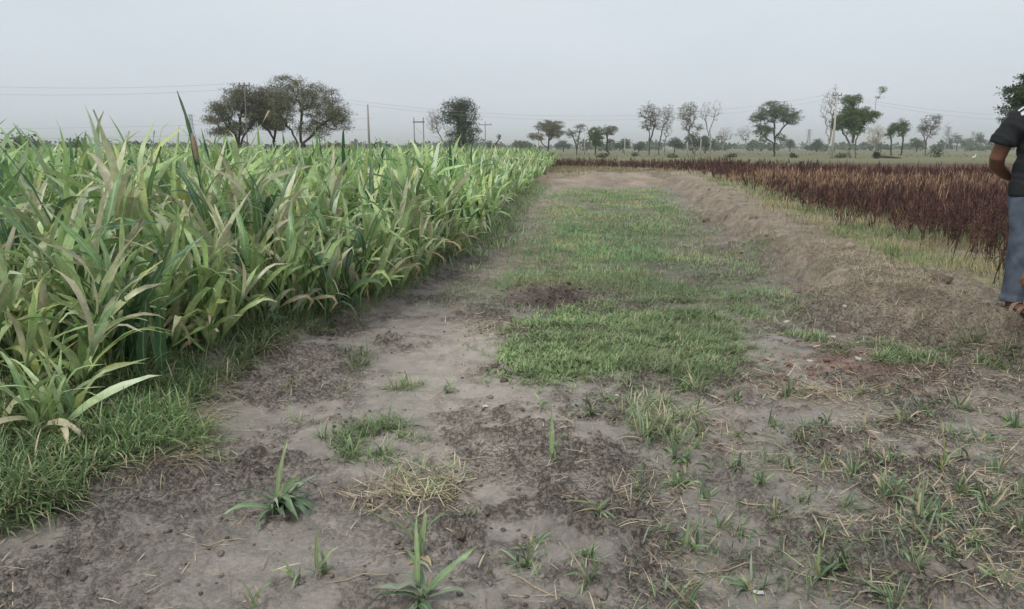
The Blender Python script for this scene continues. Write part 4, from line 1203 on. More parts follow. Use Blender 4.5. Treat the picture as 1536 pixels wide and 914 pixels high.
make_tree("thorn_tree", "umbrella thorn tree with feathery crown spreading over the overhead line pole", mt(359, 80), 80,
          [[(0, 0, 0), (.1, 0, 2.4), (.4, 0, 4.4), (.8, 0, 5.6)], [(0, 0, .2), (.3, 0, 2.2), (2.0, 0, 4.6)], [(0, 0, .2), (-.2, 0, 2.4), (-1.4, 0, 4.0)]],
          [(1.4, 0, 6.6, 2.9, 2.4, 1.3), (-1.0, 0, 5.4, 2.2, 2.2, .9), (-2.1, 0, 4.2, 1.5, 1.8, .6), (-1.8, 0, 3.0, 1.5, 1.6, .5), (2.0, 0, 4.9, 1.6, 1.8, 1.2), (-.2, 0, 3.4, 1.8, 1.6, .9)], B_DARK, L_AC, 360, 17, .11, .42, 5, .034, group="thorn trees of the grove behind the crop", up=-.05)
make_tree("thorn_tree", "slim thorn tree hidden in the middle of the grove", mt(412, 82), 82,
          [[(0, 0, 0), (-.1, 0, 1.8), (.2, 0, 3.4), (.1, 0, 5.0)], [(.1, 0, 2.0), (-1.4, 0, 4.4)]],
          [(-.2, 0, 5.9, 2.3, 2.2, 1.6), (-1.4, 0, 4.6, 1.4, 1.4, 1.0), (.2, 0, 3.9, 1.8, 1.6, .9)], B_DARK, L_AC, 240, 17, .11, .42, 7, .034, group="thorn trees of the grove behind the crop")
make_tree("thorn_tree", "bushy thorn tree standing between the two legged portal pole and the cross shaped pole", mt(690, 88), 88,
          [[(0, 0, 0), (0, 0, 2.0), (-.2, 0, 4.0), (-.1, 0, 5.6)], [(.3, 0, 0), (.4, 0, 2.4), (1.0, 0, 4.4)]],
          [(0, 0, 5.2, 2.2, 2.0, 1.9), (.4, 0, 3.1, 2.0, 1.9, 1.4), (.2, 0, 6.3, 1.4, 1.4, .8)], B_DARK, [lin(84, 98, 74), lin(70, 84, 64), lin(102, 112, 88)], 260, 14, .13, .4, 9, .032)
make_tree("bare_tree", "leafless grey tree leaning away from the bushy thorn tree", mt(674, 87), 87,
          [[(0, 0, 0), (-.7, 0, 2.0), (-1.4, 0, 3.6)], [(0, 0, .2), (-.2, 0, 2.4), (-.8, 0, 4.4)]],
          [(-1.6, 0, 4.4, 1.1, 1.2, 1.5)], B_GREY, L_PL, 90, 2, .06, .4, 10, .024)
make_tree("dead_tree", "small dead tree stump with two bare limbs beyond the crop", mt(748, 120), 120,
          [[(0, 0, 0), (-.5, 0, 1.5), (-.3, 0, 2.4), (.2, 0, 3.4)], [(-.4, 0, 1.5), (-.6, 0, 2.6)]], [(.1, 0, 3.2, .5, .4, .5)], B_DARK, L_AC, 8, 0, .1, .3, 12, .09)
def small(px, Y, Htop, rx, kind, label, seed, **kw): pass
T = [  # px, distance, trunks, crown lobes (x, z, rx, rz), bark, leaf colours, attractors, leaves, leaf size, twig radius, name, label
    (776, 190, [[(0, 0), (.2, 1.6)]], [(.2, 2.2, 1.4, .9)], B_DARK, L_AC, 50, 10, .2, .05, "thorn_tree", "tiny far thorn tree beyond the end of the crop"),
    (822, 150, [[(0, 0), (.2, 2.2), (.2, 3.6)], [(.1, 1.0), (-1.4, 2.8)]], [(.4, 5.6, 3.0, 1.3), (-2.4, 3.6, 1.9, .8), (1.2, 4.2, 2.0, 1.0)], B_DARK, L_AC, 190, 16, .16, .045, "thorn_tree", "umbrella shaped thorn tree beyond the end of the crop"),
    (865, 152, [[(0, 0), (-.3, 2.4), (-.9, 4.2)], [(0, .3), (.4, 3.6), (.6, 5.0)]], [(-1.2, 4.2, 1.4, 1.1), (.8, 5.4, 1.5, 1.1), (.2, 2.6, .9, 1.0)], B_DARK, L_PL, 90, 5, .13, .05, "thorn_tree", "thin half bare thorn tree beside the umbrella shaped one"),
    (893, 150, [[(0, 0), (.1, 2.0), (.1, 3.6)]], [(.1, 3.9, 1.7, 1.7), (.4, 2.4, 1.2, .8)], B_DARK, L_GR, 120, 15, .17, .045, "leafy_tree", "small dense green tree next to a pale pole"),
    (915, 152, [[(0, 0), (-.8, 1.6), (-.6, 3.2)]], [(-.2, 4.8, 1.7, 1.2), (.2, 2.6, .8, .5)], B_DARK, L_AC, 80, 7, .16, .055, "thorn_tree", "leaning thorn tree behind the small dense green tree"),
    (974, 150, [[(0, 0), (0, 1.8), (-.1, 5.2)], [(0, .8), (-.7, 2.4)], [(0, 2.6), (.9, 5.6)]], [(-.2, 8.0, 2.4, 2.4), (.9, 6.2, 1.6, 1.6), (-1.0, 5.6, 1.2, 1.0)], B_DARK, L_PL, 190, 6, .13, .042, "tall_tree", "tall thinly leaved dark trunked tree at the end of the slender row"),
    (988, 154, [[(0, 0), (.1, 3.0), (.7, 6.0)]], [(1.4, 8.0, 1.8, 2.4), (.8, 5.4, .9, 1.0)], B_GREY, L_PL, 110, 3, .12, .04, "tall_tree", "slender tall tree with few leaves close behind the first"),
    (998, 151, [[(0, 0), (-.2, 1.8), (.1, 3.6)], [(0, 1.0), (.9, 3.2)]], [(.5, 5.4, 1.1, 2.2)], B_GREY, L_PL, 40, 0, .1, .045, "bare_tree", "small leafless tree under the slender row"),
    (1043, 150, [[(0, 0), (-.6, 2.2), (-1.4, 5.0)]], [(-1.8, 8.2, 2.2, 2.2), (-1.6, 5.8, 1.6, 1.2), (.6, 5.4, 1.0, .8)], B_GREY, [lin(128, 132, 96), lin(112, 120, 86)], 170, 6, .14, .042, "tall_tree", "tall tree with pale green crown bent over a round bush"),
    (1062, 151, [[(0, 0), (.5, 2.4), (-.2, 5.0), (-.9, 7.0)], [(.4, 2.2), (.2, 5.0), (1.0, 8.0)]], [(-.6, 8.2, 1.8, 2.4), (1.4, 8.6, 1.2, 2.4)], B_PALE, L_PL, 80, 0, .1, .05, "bare_tree", "tall forked leafless tree of the slender row"),
    (1086, 158, [[(0, 0), (-.1, 1.8), (.2, 3.0)]], [(0, 4.2, 1.9, 1.6)], B_PALE, L_PL, 100, 0, .1, .035, "bare_tree", "pale leafless bushy tree with dark stump base"),
    (1116, 165, [[(0, 0), (0, 1.8), (.2, 3.2)]], [(-.2, 4.6, 2.2, 1.7)], B_PALE, L_PL, 110, 0, .1, .035, "bare_tree", "pale leafless bushy tree beside the broad spreading tree"),
    (1162, 128, [[(0, 0), (-.2, 1.8), (-.2, 3.4), (-.4, 5.6)], [(-.1, 2.0), (-1.8, 3.4)], [(-.2, 3.0), (1.8, 5.4)]], [(-.4, 7.4, 2.9, 1.9), (2.6, 6.6, 1.9, 1.4), (-3.2, 6.4, 1.6, 1.0), (-2.0, 4.4, 1.9, 1.2), (1.0, 3.2, 1.0, .8)], B_DARK, [lin(94, 112, 82), lin(112, 126, 96), lin(78, 94, 68)], 300, 15, .14, .042, "spreading_tree", "broad spreading tree with airy round crown standing alone"),
    (1246, 112, [[(0, 0), (-.5, 3.0), (-1.0, 5.0)], [(-.3, 2.0), (-.2, 6.0)]], [(-.9, 7.4, 1.4, 2.6), (0, 8.6, 1.0, 2.0)], B_PALE, L_PL, 90, 0, .1, .04, "bare_tree", "tall leafless tree beside the pale line pole"),
    (1277, 110, [[(0, 0), (-.2, 2.2), (-1.2, 3.6), (-2.6, 5.4)], [(.7, 0), (.6, 2.4), (1.2, 4.4), (2.6, 6.2)], [(.1, 2.2), (.3, 5.4)], [(1.4, 4.6), (2.8, 6.6), (3.2, 8.6)]],
     [(-.6, 5.6, 1.9, 2.2), (1.4, 5.9, 1.6, 1.3), (-2.2, 4.9, 1.2, 1.2), (-.6, 8.2, 1.5, .9), (.4, 4.0, 1.3, 1.0), (2.9, 6.0, .8, 1.0), (3.5, 9.2, .5, .9)], B_GREY * .8, [lin(92, 118, 66), lin(72, 98, 54), lin(112, 136, 80)], 330, 18, .15, .045, "leafy_tree", "big green tree with two thick diverging trunks"),
    (1312, 150, [[(0, 0), (0, 1.5), (.1, 3.0)]], [(0, 4.2, 2.3, 2.0), (-.2, 2.6, 1.6, 1.0)], lin(176, 168, 152), [lin(176, 170, 144), lin(150, 146, 118)], 190, 3, .11, .03, "pale_tree", "pale rounded twiggy tree behind the diverging trunks"),
    (1338, 140, [[(0, 0), (-.2, 2.4), (-.4, 4.0)]], [(-.6, 4.2, .9, 1.2), (.2, 5.2, .9, .8)], B_DARK, L_GR, 70, 10, .15, .045, "leafy_tree", "narrow green tree with straight trunk beside its leaning twin"),
    (1352, 138, [[(0, 0), (.5, 2.0), (.2, 4.0)], [(.4, 1.6), (2.0, 2.9)]], [(-.2, 5.0, 1.3, 1.7), (2.2, 3.0, .5, .4)], B_DARK, L_GR, 90, 11, .15, .045, "leafy_tree", "narrow green tree with leaning trunk and low side limb"),
    (1389, 140, [[(0, 0), (-.1, 2.4), (.2, 3.6)], [(0, 1.8), (-.9, 4.0)]], [(.2, 5.4, 1.9, 2.2), (-1.0, 4.8, 1.1, 1.2), (1.4, 6.6, 1.1, 1.0)], B_GREY * .8, [lin(112, 108, 96), lin(96, 96, 84)], 150, 5, .13, .036, "tall_tree", "grey sparse tree on a thick pale trunk"),
    (1418, 240, [[(0, 0), (0, 4.0)]], [(0, 6.5, 1.8, 3.5)], B_PALE, L_PL, 60, 0, .1, .05, "bare_tree", "hazy leafless tree in front of a far lattice tower"),
]
for i, (px, Yt, trunks, lobes, bark, lc, na, nl, ls, r0, nm, lb) in enumerate(T):
    tr = [[(p[0], 0 if j == 0 else random.uniform(-.2, .2), p[1]) for j, p in enumerate(t)] for t in trunks]
    el = [(l[0], 0, l[1], l[2], l[2] * .9, l[3]) for l in lobes]
    make_tree(nm, lb, mt(px, Yt), Yt, tr, el, bark, lc, na, nl, ls, .36, 40 + i, r0)
# dense dark green tree behind the standing person
make_tree("leafy_tree", "dense dark green tree rising behind the standing person's shoulder", mt(1562, 34), 34,
          [[(0, 0, 0), (0, 0, 1.6), (.1, 0, 3.0)], [(0, 0, 1.4), (-.7, 0, 2.6)], [(0, 0, 1.5), (.8, 0, 2.8)]],
          [(0, 0, 3.4, 1.7, 1.7, 1.5), (-.9, 0, 2.8, 1.0, 1.1, .9), (.8, 0, 2.9, 1.1, 1.1, 1.0)], B_GREY * .7, L_DK, 260, 40, .075, .22, 77, .022, step=.3)

# low bushes at the field margins
def bush(px, Y, w, h, label, lc, seed, name="bush"):
    rs = np.random.RandomState(seed)
    X = mt(px, Y); z0 = float(terrain(np.array([X]), np.array([Y]), False)[0])
    root = empty(name, (X, Y, z0), label, "bush", "low bushes along the far field margin" if seed >= 300 else None)
    n = 420
    k = 7
    cen = np.stack([rs.uniform(-w * .7, w * .7, k), rs.uniform(-w * .4, w * .4, k), rs.uniform(.2, .65, k) * h], 1)
    ii = rs.randint(k, size=n)
    c = cen[ii] + rs.normal(0, 1, (n, 3)) * np.array([w * .22, w * .22, h * .2]); c[:, 2] = np.abs(c[:, 2])
    u = rs.normal(0, 1, (n, 3)); u /= np.linalg.norm(u, axis=1)[:, None]
    v = np.cross(u, rs.normal(0, 1, (n, 3))); v /= np.linalg.norm(v, axis=1)[:, None]
    s = .10 * rs.uniform(.6, 1.5, (n, 1)) * max(1, w)
    V = np.stack([c - u * s, c + v * s * .6, c + u * s, c - v * s * .6], 1).reshape(-1, 3)
    cc = np.array(lc)[rs.randint(len(lc), size=n)] * rs.uniform(.8, 1.2, (n, 1))
    mesh_obj("foliage", V, np.arange(4 * n).reshape(-1, 4), M_TREE, root, np.repeat(cc, 4, 0))
    b = Buf()
    for j in range(k):
        b.tube([(cen[j, 0] * .2, cen[j, 1] * .2, -.05), cen[j] * .6, cen[j]], [.03, .02, .01], B_DARK, 4)
    b.build("stems", M_WOOD, root)
BL = "low dark bush on the far field margin"
for j, px in enumerate([905, 952, 1008, 1098, 1190, 1262]):
    bush(px, random.uniform(108, 135), random.uniform(.6, 1.3), random.uniform(.5, .9), BL, L_DK + L_AC, 300 + j)
bush(1404, 118, 1.0, 2.0, "upright dark green bush below the grey sparse tree", L_DK, 20)
bush(1318, 104, .7, 1.0, "dark scrub heap at the end of the fallen log", [lin(60, 58, 52), lin(80, 76, 62)], 21)
bush(563, 70, .55, 1.9, "small round bush top showing over the crop beside the plain pole", L_DK, 22)
bush(628, 84, .6, 1.6, "small round bush top showing between the portal pole legs", L_DK, 23)
bush(20, 150, 3.6, 4.2, "dark leafy clump showing over the crop at the field's far end", L_DK, 24)
bush(45, 152, 2.4, 4.4, "narrow dark clump beside the larger dark leafy clump", L_DK, 25)
bush(105, 160, 3.2, 3.2, "low green clump barely topping the crop", L_GR, 26)
bush(200, 160, 4.2, 3.0, "wide low clump barely topping the crop", L_DK, 27)
bush(495, 110, 3.0, 2.2, "low hazy clump between the thorn grove and the plain pole", L_AC, 28)
b = Buf()
Xl, Yl = mt(1335, 106), 106
b.tube([(-1.6, 0, .35), (-.6, .1, .3), (.6, 0, .22), (1.7, -.1, .12)], [.16, .18, .14, .07], B_DARK, 7)
o = b.build("fallen_log", M_WOOD, None, True); o.location = (Xl, Yl, gz(Xl, Yl) - .08); tag(o, "fallen dark log lying beyond the dark dried crop", "log")

def scrub():
    rs = np.random.RandomState(8)
    n = 60000
    y = rs.uniform(112, 230, n); x = rs.uniform(-.1, .85, n) * y
    d = sstep(.5, .68, fbm(x * .5, y, .09, 4, 130)) * .8 + .06
    k = rs.rand(n) < d * .13
    x, y = x[k], y[k]; n = len(x)
    h = .12 + .75 * rs.rand(n) ** 2.2 * sstep(.5, .7, fbm(x * .5, y, .09, 4, 130)) * 1.4
    c = np.stack([x, y, terrain(x, y, False) + h * rs.rand(n)], 1)
    u = rs.normal(0, 1, (n, 3)); u /= np.linalg.norm(u, axis=1)[:, None]
    v = np.cross(u, rs.normal(0, 1, (n, 3))); v /= np.linalg.norm(v, axis=1)[:, None]
    sz = rs.uniform(.06, .2, (n, 1))
    V = np.stack([c - u * sz, c + v * sz * .6, c + u * sz, c - v * sz * .6], 1).reshape(-1, 3)
    pal = np.array([lin(122, 130, 96), lin(106, 112, 84), lin(150, 142, 112), lin(134, 130, 102)])
    cc = pal[rs.randint(4, size=n)] * rs.uniform(.75, 1.2, (n, 1))
    tag(mesh_obj("field_scrub", V, np.arange(4 * n).reshape(-1, 4), M_TREE, None, np.repeat(cc, 4, 0)), "low dry scrub and weeds under the far row of trees", "scrub", None, "stuff")
scrub()
# far wood along the horizon
def treeline():
    rs = np.random.RandomState(5)
    Cc, S, Tn = [], [], []
    for k in range(800):
        Yt = rs.uniform(300, 1300); X = rs.uniform(-1.0, 1.0) * Yt * 0.95
        h = rs.uniform(2.0, 5.5) * (1 + .5 * (rs.rand() < .12)); w = rs.uniform(3, 8)
        n = 46
        v = rs.normal(0, 1, (n, 3)); v /= np.linalg.norm(v, axis=1)[:, None]; v *= rs.rand(n, 1) ** .4
        c = np.array([X, Yt, h * .52]) + v * np.array([w, w * .6, h * .5])
        Cc.append(c); S.append(np.full(n, .9 + Yt / 1400)); Tn.append(np.tile(rs.uniform(.7, 1.2) * np.array(lin(84, 98, 72)), (n, 1)))
    c = np.vstack(Cc); n = len(c); s = np.concatenate(S)[:, None] * rs.uniform(.5, 1.2, (n, 1))
    u = rs.normal(0, 1, (n, 3)); u /= np.linalg.norm(u, axis=1)[:, None]
    v = np.cross(u, rs.normal(0, 1, (n, 3))); v /= np.linalg.norm(v, axis=1)[:, None]
    V = np.stack([c - u * s, c + v * s * .7, c + u * s, c - v * s * .7], 1).reshape(-1, 3)
    V[:, 2] = np.maximum(V[:, 2], 0.02)
    tag(mesh_obj("far_wood", V, np.arange(4 * n).reshape(-1, 4), M_TREE, None, np.repeat(np.vstack(Tn), 4, 0)), "hazy line of far trees along the horizon", "trees", None, "stuff")
treeline()
# scattered mid-distance trees
MID = [(935, 230, 4.2, 2.6), (958, 240, 3.4, 1.6), (1012, 220, 4.5, 2.4), (1040, 200, 5.6, 3.0), (1058, 205, 5.0, 2.2), (1225, 260, 4.6, 1.6), (1185, 300, 5.0, 1.2), (1436, 330, 8.0, 4.5), (1455, 340, 6.0, 4.5), (1470, 335, 9.0, 4.0), (1375, 260, 4.4, 2.0),
       (845, 260, 4.0, 2.4), (785, 280, 4.0, 2.6), (730, 300, 3.5, 2.5), (1500, 350, 6.5, 4)]
for j, (px, Yt, h, w) in enumerate(MID):
    make_tree("leafy_tree", "hazy rounded tree far behind the slender row" if j < 5 else "hazy rounded tree standing far out on the plain", mt(px, Yt), Yt, [[(0, 0, 0), (.1, 0, h * .4), (0, 0, h * .55)]], [(random.uniform(-.4, .4) * w, 0, h * .75, w * .55, w * .5, h * .24), (random.uniform(.2, .7) * w, 0, h * .5, w * .5, w * .5, h * .22), (-random.uniform(.2, .7) * w, 0, h * .55, w * .5, w * .5, h * .2)],
              B_DARK, [lin(92, 106, 84), lin(78, 92, 70)], 60, 14, .34, .7, 200 + j, .07, group="rounded trees behind the slender row" if j < 5 else "rounded trees far out on the plain", step=1.2, twig=1)

# ------------------------------------------------------------------ poles, wires, towers
P_CONC = lin(150, 146, 140); P_PALE = lin(186, 180, 172); P_IRON = lin(110, 110, 112)
def pole(px, Y, py_top, label, r=.13, colr=P_CONC, arm=None, lean=0.0, extra=None):
    X = mt(px, Y); H = z_at(py_top, Y); z0 = float(terrain(np.array([X]), np.array([Y]), False)[0])
    root = empty("utility_pole", (X, Y, z0), label, "pole")
    b = Buf(); b.tube([(0, 0, -.1), (lean * .5 * H, 0, H * .5), (lean * H, 0, H - z0)], [r * 1.2, r, r * .75], colr, 8); b.build("shaft", M_CONC, root, True)
    if arm:
        for (dz, w) in arm:
            b = Buf(); b.box((lean * H, 0, H - z0 - dz), (w, .06, .06), P_IRON); a = b.build("crossarm", M_STEEL, root)
            for sx in (-1, 0, 1):
                b = Buf(); b.tube([(lean * H + sx * w * .9, 0, H - z0 - dz + .06), (lean * H + sx * w * .9, 0, H - z0 - dz + .16), (lean * H + sx * w * .9, 0, H - z0 - dz + .3)], [.03, .07, .05], lin(120, 92, 80), 6)
                b.build("insulator", M_CONC, a)
    return (X + lean * H, Y, H)
pA = pole(371, 76, 127, "grey line pole rising through the umbrella thorn tree", .05, lin(128, 122, 116), [(.1, .55)], .02)
pole(554, 72, 157, "plain grey concrete pole standing out of the crop", .10, P_CONC)
pB = pole(1249, 100, 142, "tall pale line pole in front of the big green tree", .14, P_PALE, [(.1, .6)])
pole(728, 130, 182, "cross shaped pole with short arm beyond the crop", .09, lin(140, 140, 142), [(.6, 1.1)])
def hpole():
    Y = 95; X1, X2 = mt(622, Y), mt(636, Y); H = z_at(177, Y)
    root = empty("portal_pole", ((X1 + X2) / 2, Y, 0.05), "two legged portal pole with crossbeam showing over the crop", "pole")
    w = (X2 - X1) / 2
    for sx in (-1, 1):
        b = Buf(); b.tube([(sx * w, 0, -.1), (sx * w, 0, H * .5), (sx * w, 0, H)], [.07, .065, .06], lin(140, 140, 142), 7); b.build("leg", M_CONC, root, True)
    b = Buf(); b.box((0, 0, H - .55), (w + .15, .06, .07), P_IRON); b.build("crossbeam", M_STEEL, root)
hpole()
for (px, top, lb) in [(808, 197, "thin pale far pole behind the umbrella shaped thorn tree"), (877, 199, "thin pale far pole beside the small dense green tree"), (937, 205, "thin far pole standing alone before the slender row"),
                      (1031, 213, "shorter of two pale far poles under the bent tree"), (1051, 208, "taller of two short pale far poles under the bent tree")]:
    pole(px, 160, top, lb, .10, P_PALE)
def wire(p, q, sag, label, group, r=.009):
    p, q = np.array(p, float), np.array(q, float)
    n = 40; t = np.linspace(0, 1, n)[:, None]
    P = p + (q - p) * t; P[:, 2] -= 4 * sag * (t * (1 - t))[:, 0]
    b = Buf(); b.tube(P - p, np.full(n, r), lin(156, 158, 164), 4)
    o = b.build("overhead_wire", M_STEEL); o.location = tuple(p); tag(o, label, "wire", group)
pL = (mt(-560, 60), 60, 8.6)
pR = (mt(2050, 84), 84, 8.8)
for dx in (-.5, .5):
    A = (pA[0] + dx, pA[1], pA[2] + .12); B = (pB[0] + dx, pB[1], pB[2] + .12)
    off = (0 if dx < 0 else -.9)
    wire((pL[0], pL[1] + dx, pL[2] + off), (A[0], A[1], A[2] + off * .5), 1.3, "overhead wire running in from the field side to the grove pole", "wires left of the grove pole")
    wire((A[0], A[1], A[2] + off * .5), (B[0], B[1], B[2] + off * .5), 3.0, "overhead wire sagging between the grove pole and the tall pale pole", "wires between the two line poles")
    wire((B[0], B[1], B[2] + off * .5), (pR[0], pR[1] + dx, pR[2] + off), 3.4, "overhead wire leaving the tall pale pole past the standing person", "wires beyond the tall pale pole")
for k in range(2):
    wire((mt(-300, 400), 400, 11.5 - 5 * k), (mt(560, 330), 330, 14 - 4.5 * k), 2.0, "faint far power line low over the crop", "faint far lines over the crop", .05)

def tower(px, Y, py_top, label):
    X = mt(px, Y); H = z_at(py_top, Y)
    root = empty("lattice_tower", (X, Y, 0), label, "pylon")
    w0, w1 = H * .11, H * .035; t = Y / 3600.
    c = lin(120, 124, 130)
    lv = [0, .2, .38, .54, .68, .8, .9, 1.0]
    wd = [w0 + (w1 - w0) * min(1, l / .7) for l in lv]
    for sx in (-1, 1):
        for sy in (-1, 1):
            b = Buf(); b.tube([(sx * w, sy * w, l * H) for l, w in zip(lv, wd)], t, c, 4); b.build("leg", M_STEEL, root)
    b = Buf()
    for i in range(len(lv) - 1):
        a, bb = wd[i], wd[i + 1]; z1, z2 = lv[i] * H, lv[i + 1] * H
        for sy in (-1, 1):
            b.tube([(-a, sy * a, z1), (bb, sy * bb, z2)], t * .6, c, 3); b.tube([(a, sy * a, z1), (-bb, sy * bb, z2)], t * .6, c, 3)
            b.tube([(sy * a, -a, z1), (sy * bb, bb, z2)], t * .6, c, 3); b.tube([(sy * a, a, z1), (sy * bb, -bb, z2)], t * .6, c, 3)
    b.build("bracing", M_STEEL, root)
    for f in (.7, .82, .94):
        b = Buf(); b.tube([(-H * .16, 0, f * H), (0, 0, f * H + H * .02), (H * .16, 0, f * H)], t * .9, c, 4); b.build("crossarm", M_STEEL, root)
tower(290, 640, 171, "faint lattice pylon showing over the crop beside the thorn grove")
tower(1212, 900, 194, "faint wide lattice pylon beyond the tall leafless tree")
tower(1420, 1000, 190, "very faint lattice pylon behind the hazy leafless tree")
tower(1457, 1200, 197, "faint slim lattice pylon above the hazy rounded trees")

# white egret in the far field
def egret():
    X, Y = mt(1463, 82), 82; z = gz(X, Y)
    root = empty("egret", (X, Y, z), "white egret standing in the field beyond the dark crop", "bird")
    bm = bmesh.new()
    vs = [(-.22, 0, .34), (-.08, 0, .38), (.08, 0, .42), (.14, 0, .52), (.10, 0, .62), (.15, 0, .70), (.20, 0, .70)]
    rr = [.03, .09, .08, .035, .025, .035, .02]
    b = Buf(); b.tube(vs, rr, lin(232, 230, 224), 8); b.build("body", M_CONC, root, True)
    b = Buf(); b.tube([(.20, 0, .70), (.26, 0, .69), (.31, 0, .68)], [.015, .01, .003], lin(196, 160, 70), 5); b.build("beak", M_CONC, root, True)
    for sy in (-.03, .03):
        b = Buf(); b.tube([(0, sy, .34), (-.02, sy, .18), (0, sy, -.01)], [.012, .009, .009], lin(50, 48, 46), 5); b.build("leg", M_CONC, root, True)
egret()

# ------------------------------------------------------------------ people
def rings(pts, ra, rb, n=16, axis_x=None):
    """closed loft: elliptical rings of half-widths ra (sideways) and rb (front-back) around a path"""
    pts = np.array(pts, float); m = len(pts)
    T_ = np.gradient(pts, axis=0); T_ /= np.linalg.norm(T_, axis=1)[:, None]
    ax = np.array(axis_x if axis_x is not None else (1, 0, 0), float)
    V = []; th = np.arange(n) / n * 2 * np.pi
    for i in range(m):
        b = np.cross(T_[i], ax); b /= np.linalg.norm(b) + 1e-9
        a = np.cross(b, T_[i]); a /= np.linalg.norm(a) + 1e-9
        V.append(pts[i] + np.cos(th)[:, None] * a * ra[i] + np.sin(th)[:, None] * b * rb[i])
    V = np.vstack(V)
    Fs = [[i * n + j, i * n + (j + 1) % n, (i + 1) * n + (j + 1) % n, (i + 1) * n + j] for i in range(m - 1) for j in range(n)]
    caps = [list(range(n))[::-1], [(m - 1) * n + j for j in range(n)]]
    return V, Fs, caps

def solid(name, parts, mat, parent, voxel=.008, smooth_it=6):
    me = bpy.data.meshes.new(name); V, Fc, n = [], [], 0
    for (v, f, c) in parts:
        V.extend(map(tuple, v)); Fc.extend([[i + n for i in q] for q in f + c]); n += len(v)
    me.from_pydata(V, [], Fc)
    o = bpy.data.objects.new(name, me); col.objects.link(o)
    r = o.modifiers.new("r", 'REMESH'); r.mode = 'VOXEL'; r.voxel_size = voxel
    s = o.modifiers.new("s", 'SMOOTH'); s.iterations = smooth_it; s.factor = .5
    dg = bpy.context.evaluated_depsgraph_get()
    ev = o.evaluated_get(dg)
    m2 = bpy.data.meshes.new_from_object(ev)
    o.modifiers.clear(); o.data = m2; bpy.data.meshes.remove(me); m2.name = name
    m2.materials.clear(); m2.materials.append(mat)
    m2.polygons.foreach_set("use_smooth", np.ones(len(m2.polygons), bool))
    o.parent = parent
    return o

def mat_plain(name, c, rough, scale, lo, hi, bump=.2, spec=.3, stripe=None):
    m, t, out = new_mat(name)
    N, L = t.nodes.new, t.links.new
    tc = N("ShaderNodeTexCoord"); no = N("ShaderNodeTexNoise"); no.inputs["Scale"].default_value = scale; no.inputs["Detail"].default_value = 4
    L(tc.outputs["Object"], no.inputs["Vector"])
    rp = N("ShaderNodeValToRGB"); rp.color_ramp.elements[0].position = .3; rp.color_ramp.elements[1].position = .7
    rp.color_ramp.elements[0].color = (*(c * lo), 1); rp.color_ramp.elements[1].color = (*(c * hi), 1)
    L(no.outputs["Fac"], rp.inputs["Fac"])
    p = N("ShaderNodeBsdfPrincipled"); p.inputs["Roughness"].default_value = rough; p.inputs["Specular IOR Level"].default_value = spec
    L(rp.outputs["Color"], p.inputs["Base Color"])
    b = N("ShaderNodeBump"); b.inputs["Strength"].default_value = bump; b.inputs["Distance"].default_value = .01
    L(no.outputs["Fac"], b.inputs["Height"]); L(b.outputs["Normal"], p.inputs["Normal"])
    L(p.outputs[0], out.inputs["Surface"]); return m
M_SKIN = mat_plain("skin", lin(112, 76, 60), .5, 14, .9, 1.1, .08, .4)
M_SHIRT = mat_plain("black_cotton", lin(44, 45, 47), .85, 9, .75, 1.25, .35, .2)
M_JEAN = mat_plain("blue_denim", lin(88, 96, 108), .9, 13, .6, 1.4, .8, .15)
M_HAIR = mat_plain("black_hair", lin(24, 22, 22), .6, 60, .7, 1.2, .6, .3)
M_WHITE = mat_plain("white_cloth", lin(214, 214, 212), .85, 8, .9, 1.05, .3, .2)
M_SANDAL = mat_plain("sandal_leather", lin(140, 120, 108), .7, 30, .7, 1.2, .3, .3)
M_SOLE = mat_plain("sandal_sole", lin(46, 42, 40), .8, 20, .8, 1.2, .2, .2)

def head_parts(c, tilt=(0, 0)):
    c = np.array(c, float); out = []
    zs = np.array([-.115, -.10, -.07, -.03, .01, .05, .085, .108, .115]); ra = np.array([.025, .043, .058, .068, .073, .074, .064, .036, .01]); rb = np.array([.03, .055, .075, .088, .095, .096, .082, .046, .012])
    yo = np.array([-.03, -.028, -.02, -.008, 0, .004, .006, .006, .006])
    out.append(rings([(c[0], c[1] + yo[i], c[2] + zs[i]) for i in range(9)], ra, rb, 18))
    out.append(rings([(c[0], c[1] - .088, c[2] + .02), (c[0], c[1] - .098, c[2] - .005), (c[0], c[1] - .112, c[2] - .028), (c[0], c[1] - .09, c[2] - .036)], [.009, .012, .017, .014], [.01, .012, .014, .01], 8))
    for s in (-1, 1):
        out.append(rings([(c[0] + s * .072, c[1] + .012, c[2] - .03), (c[0] + s * .08, c[1] + .014, c[2] + .0), (c[0] + s * .076, c[1] + .012, c[2] + .03)], [.008, .011, .008], [.012, .02, .014], 8))
    return out

def hand_parts(w, d, side, n_):
    """wrist w, hand direction d, side = thumb side, n_ = palm normal"""
    w, d, side, n_ = [np.array(a, float) for a in (w, d, side, n_)]
    d /= np.linalg.norm(d); side /= np.linalg.norm(side); n_ /= np.linalg.norm(n_)
    out = [rings([w - d * .02, w + d * .02, w + d * .06, w + d * .095], [.026, .034, .042, .04], [.018, .016, .015, .012], 12, side)]
    for k, (o, L) in enumerate([(.031, .07), (.011, .078), (-.011, .073), (-.031, .057)]):
        b = w + d * .088 + side * o
        p1 = b + d * L * .42 + n_ * .006; p2 = p1 + d * L * .3 + n_ * .014; p3 = p2 + d * L * .2 + n_ * .018
        out.append(rings([b - d * .02, p1, p2, p3], [.0095, .0092, .0085, .006], [.0095, .0092, .0085, .006], 8, side))
    b = w + d * .03 + side * .034
    out.append(rings([b - side * .012, b + d * .025 + side * .018, b + d * .05 + side * .026 + n_ * .008, b + d * .068 + side * .026 + n_ * .014], [.012, .0115, .010, .007], [.012, .0115, .01, .007], 8, n_))
    return out

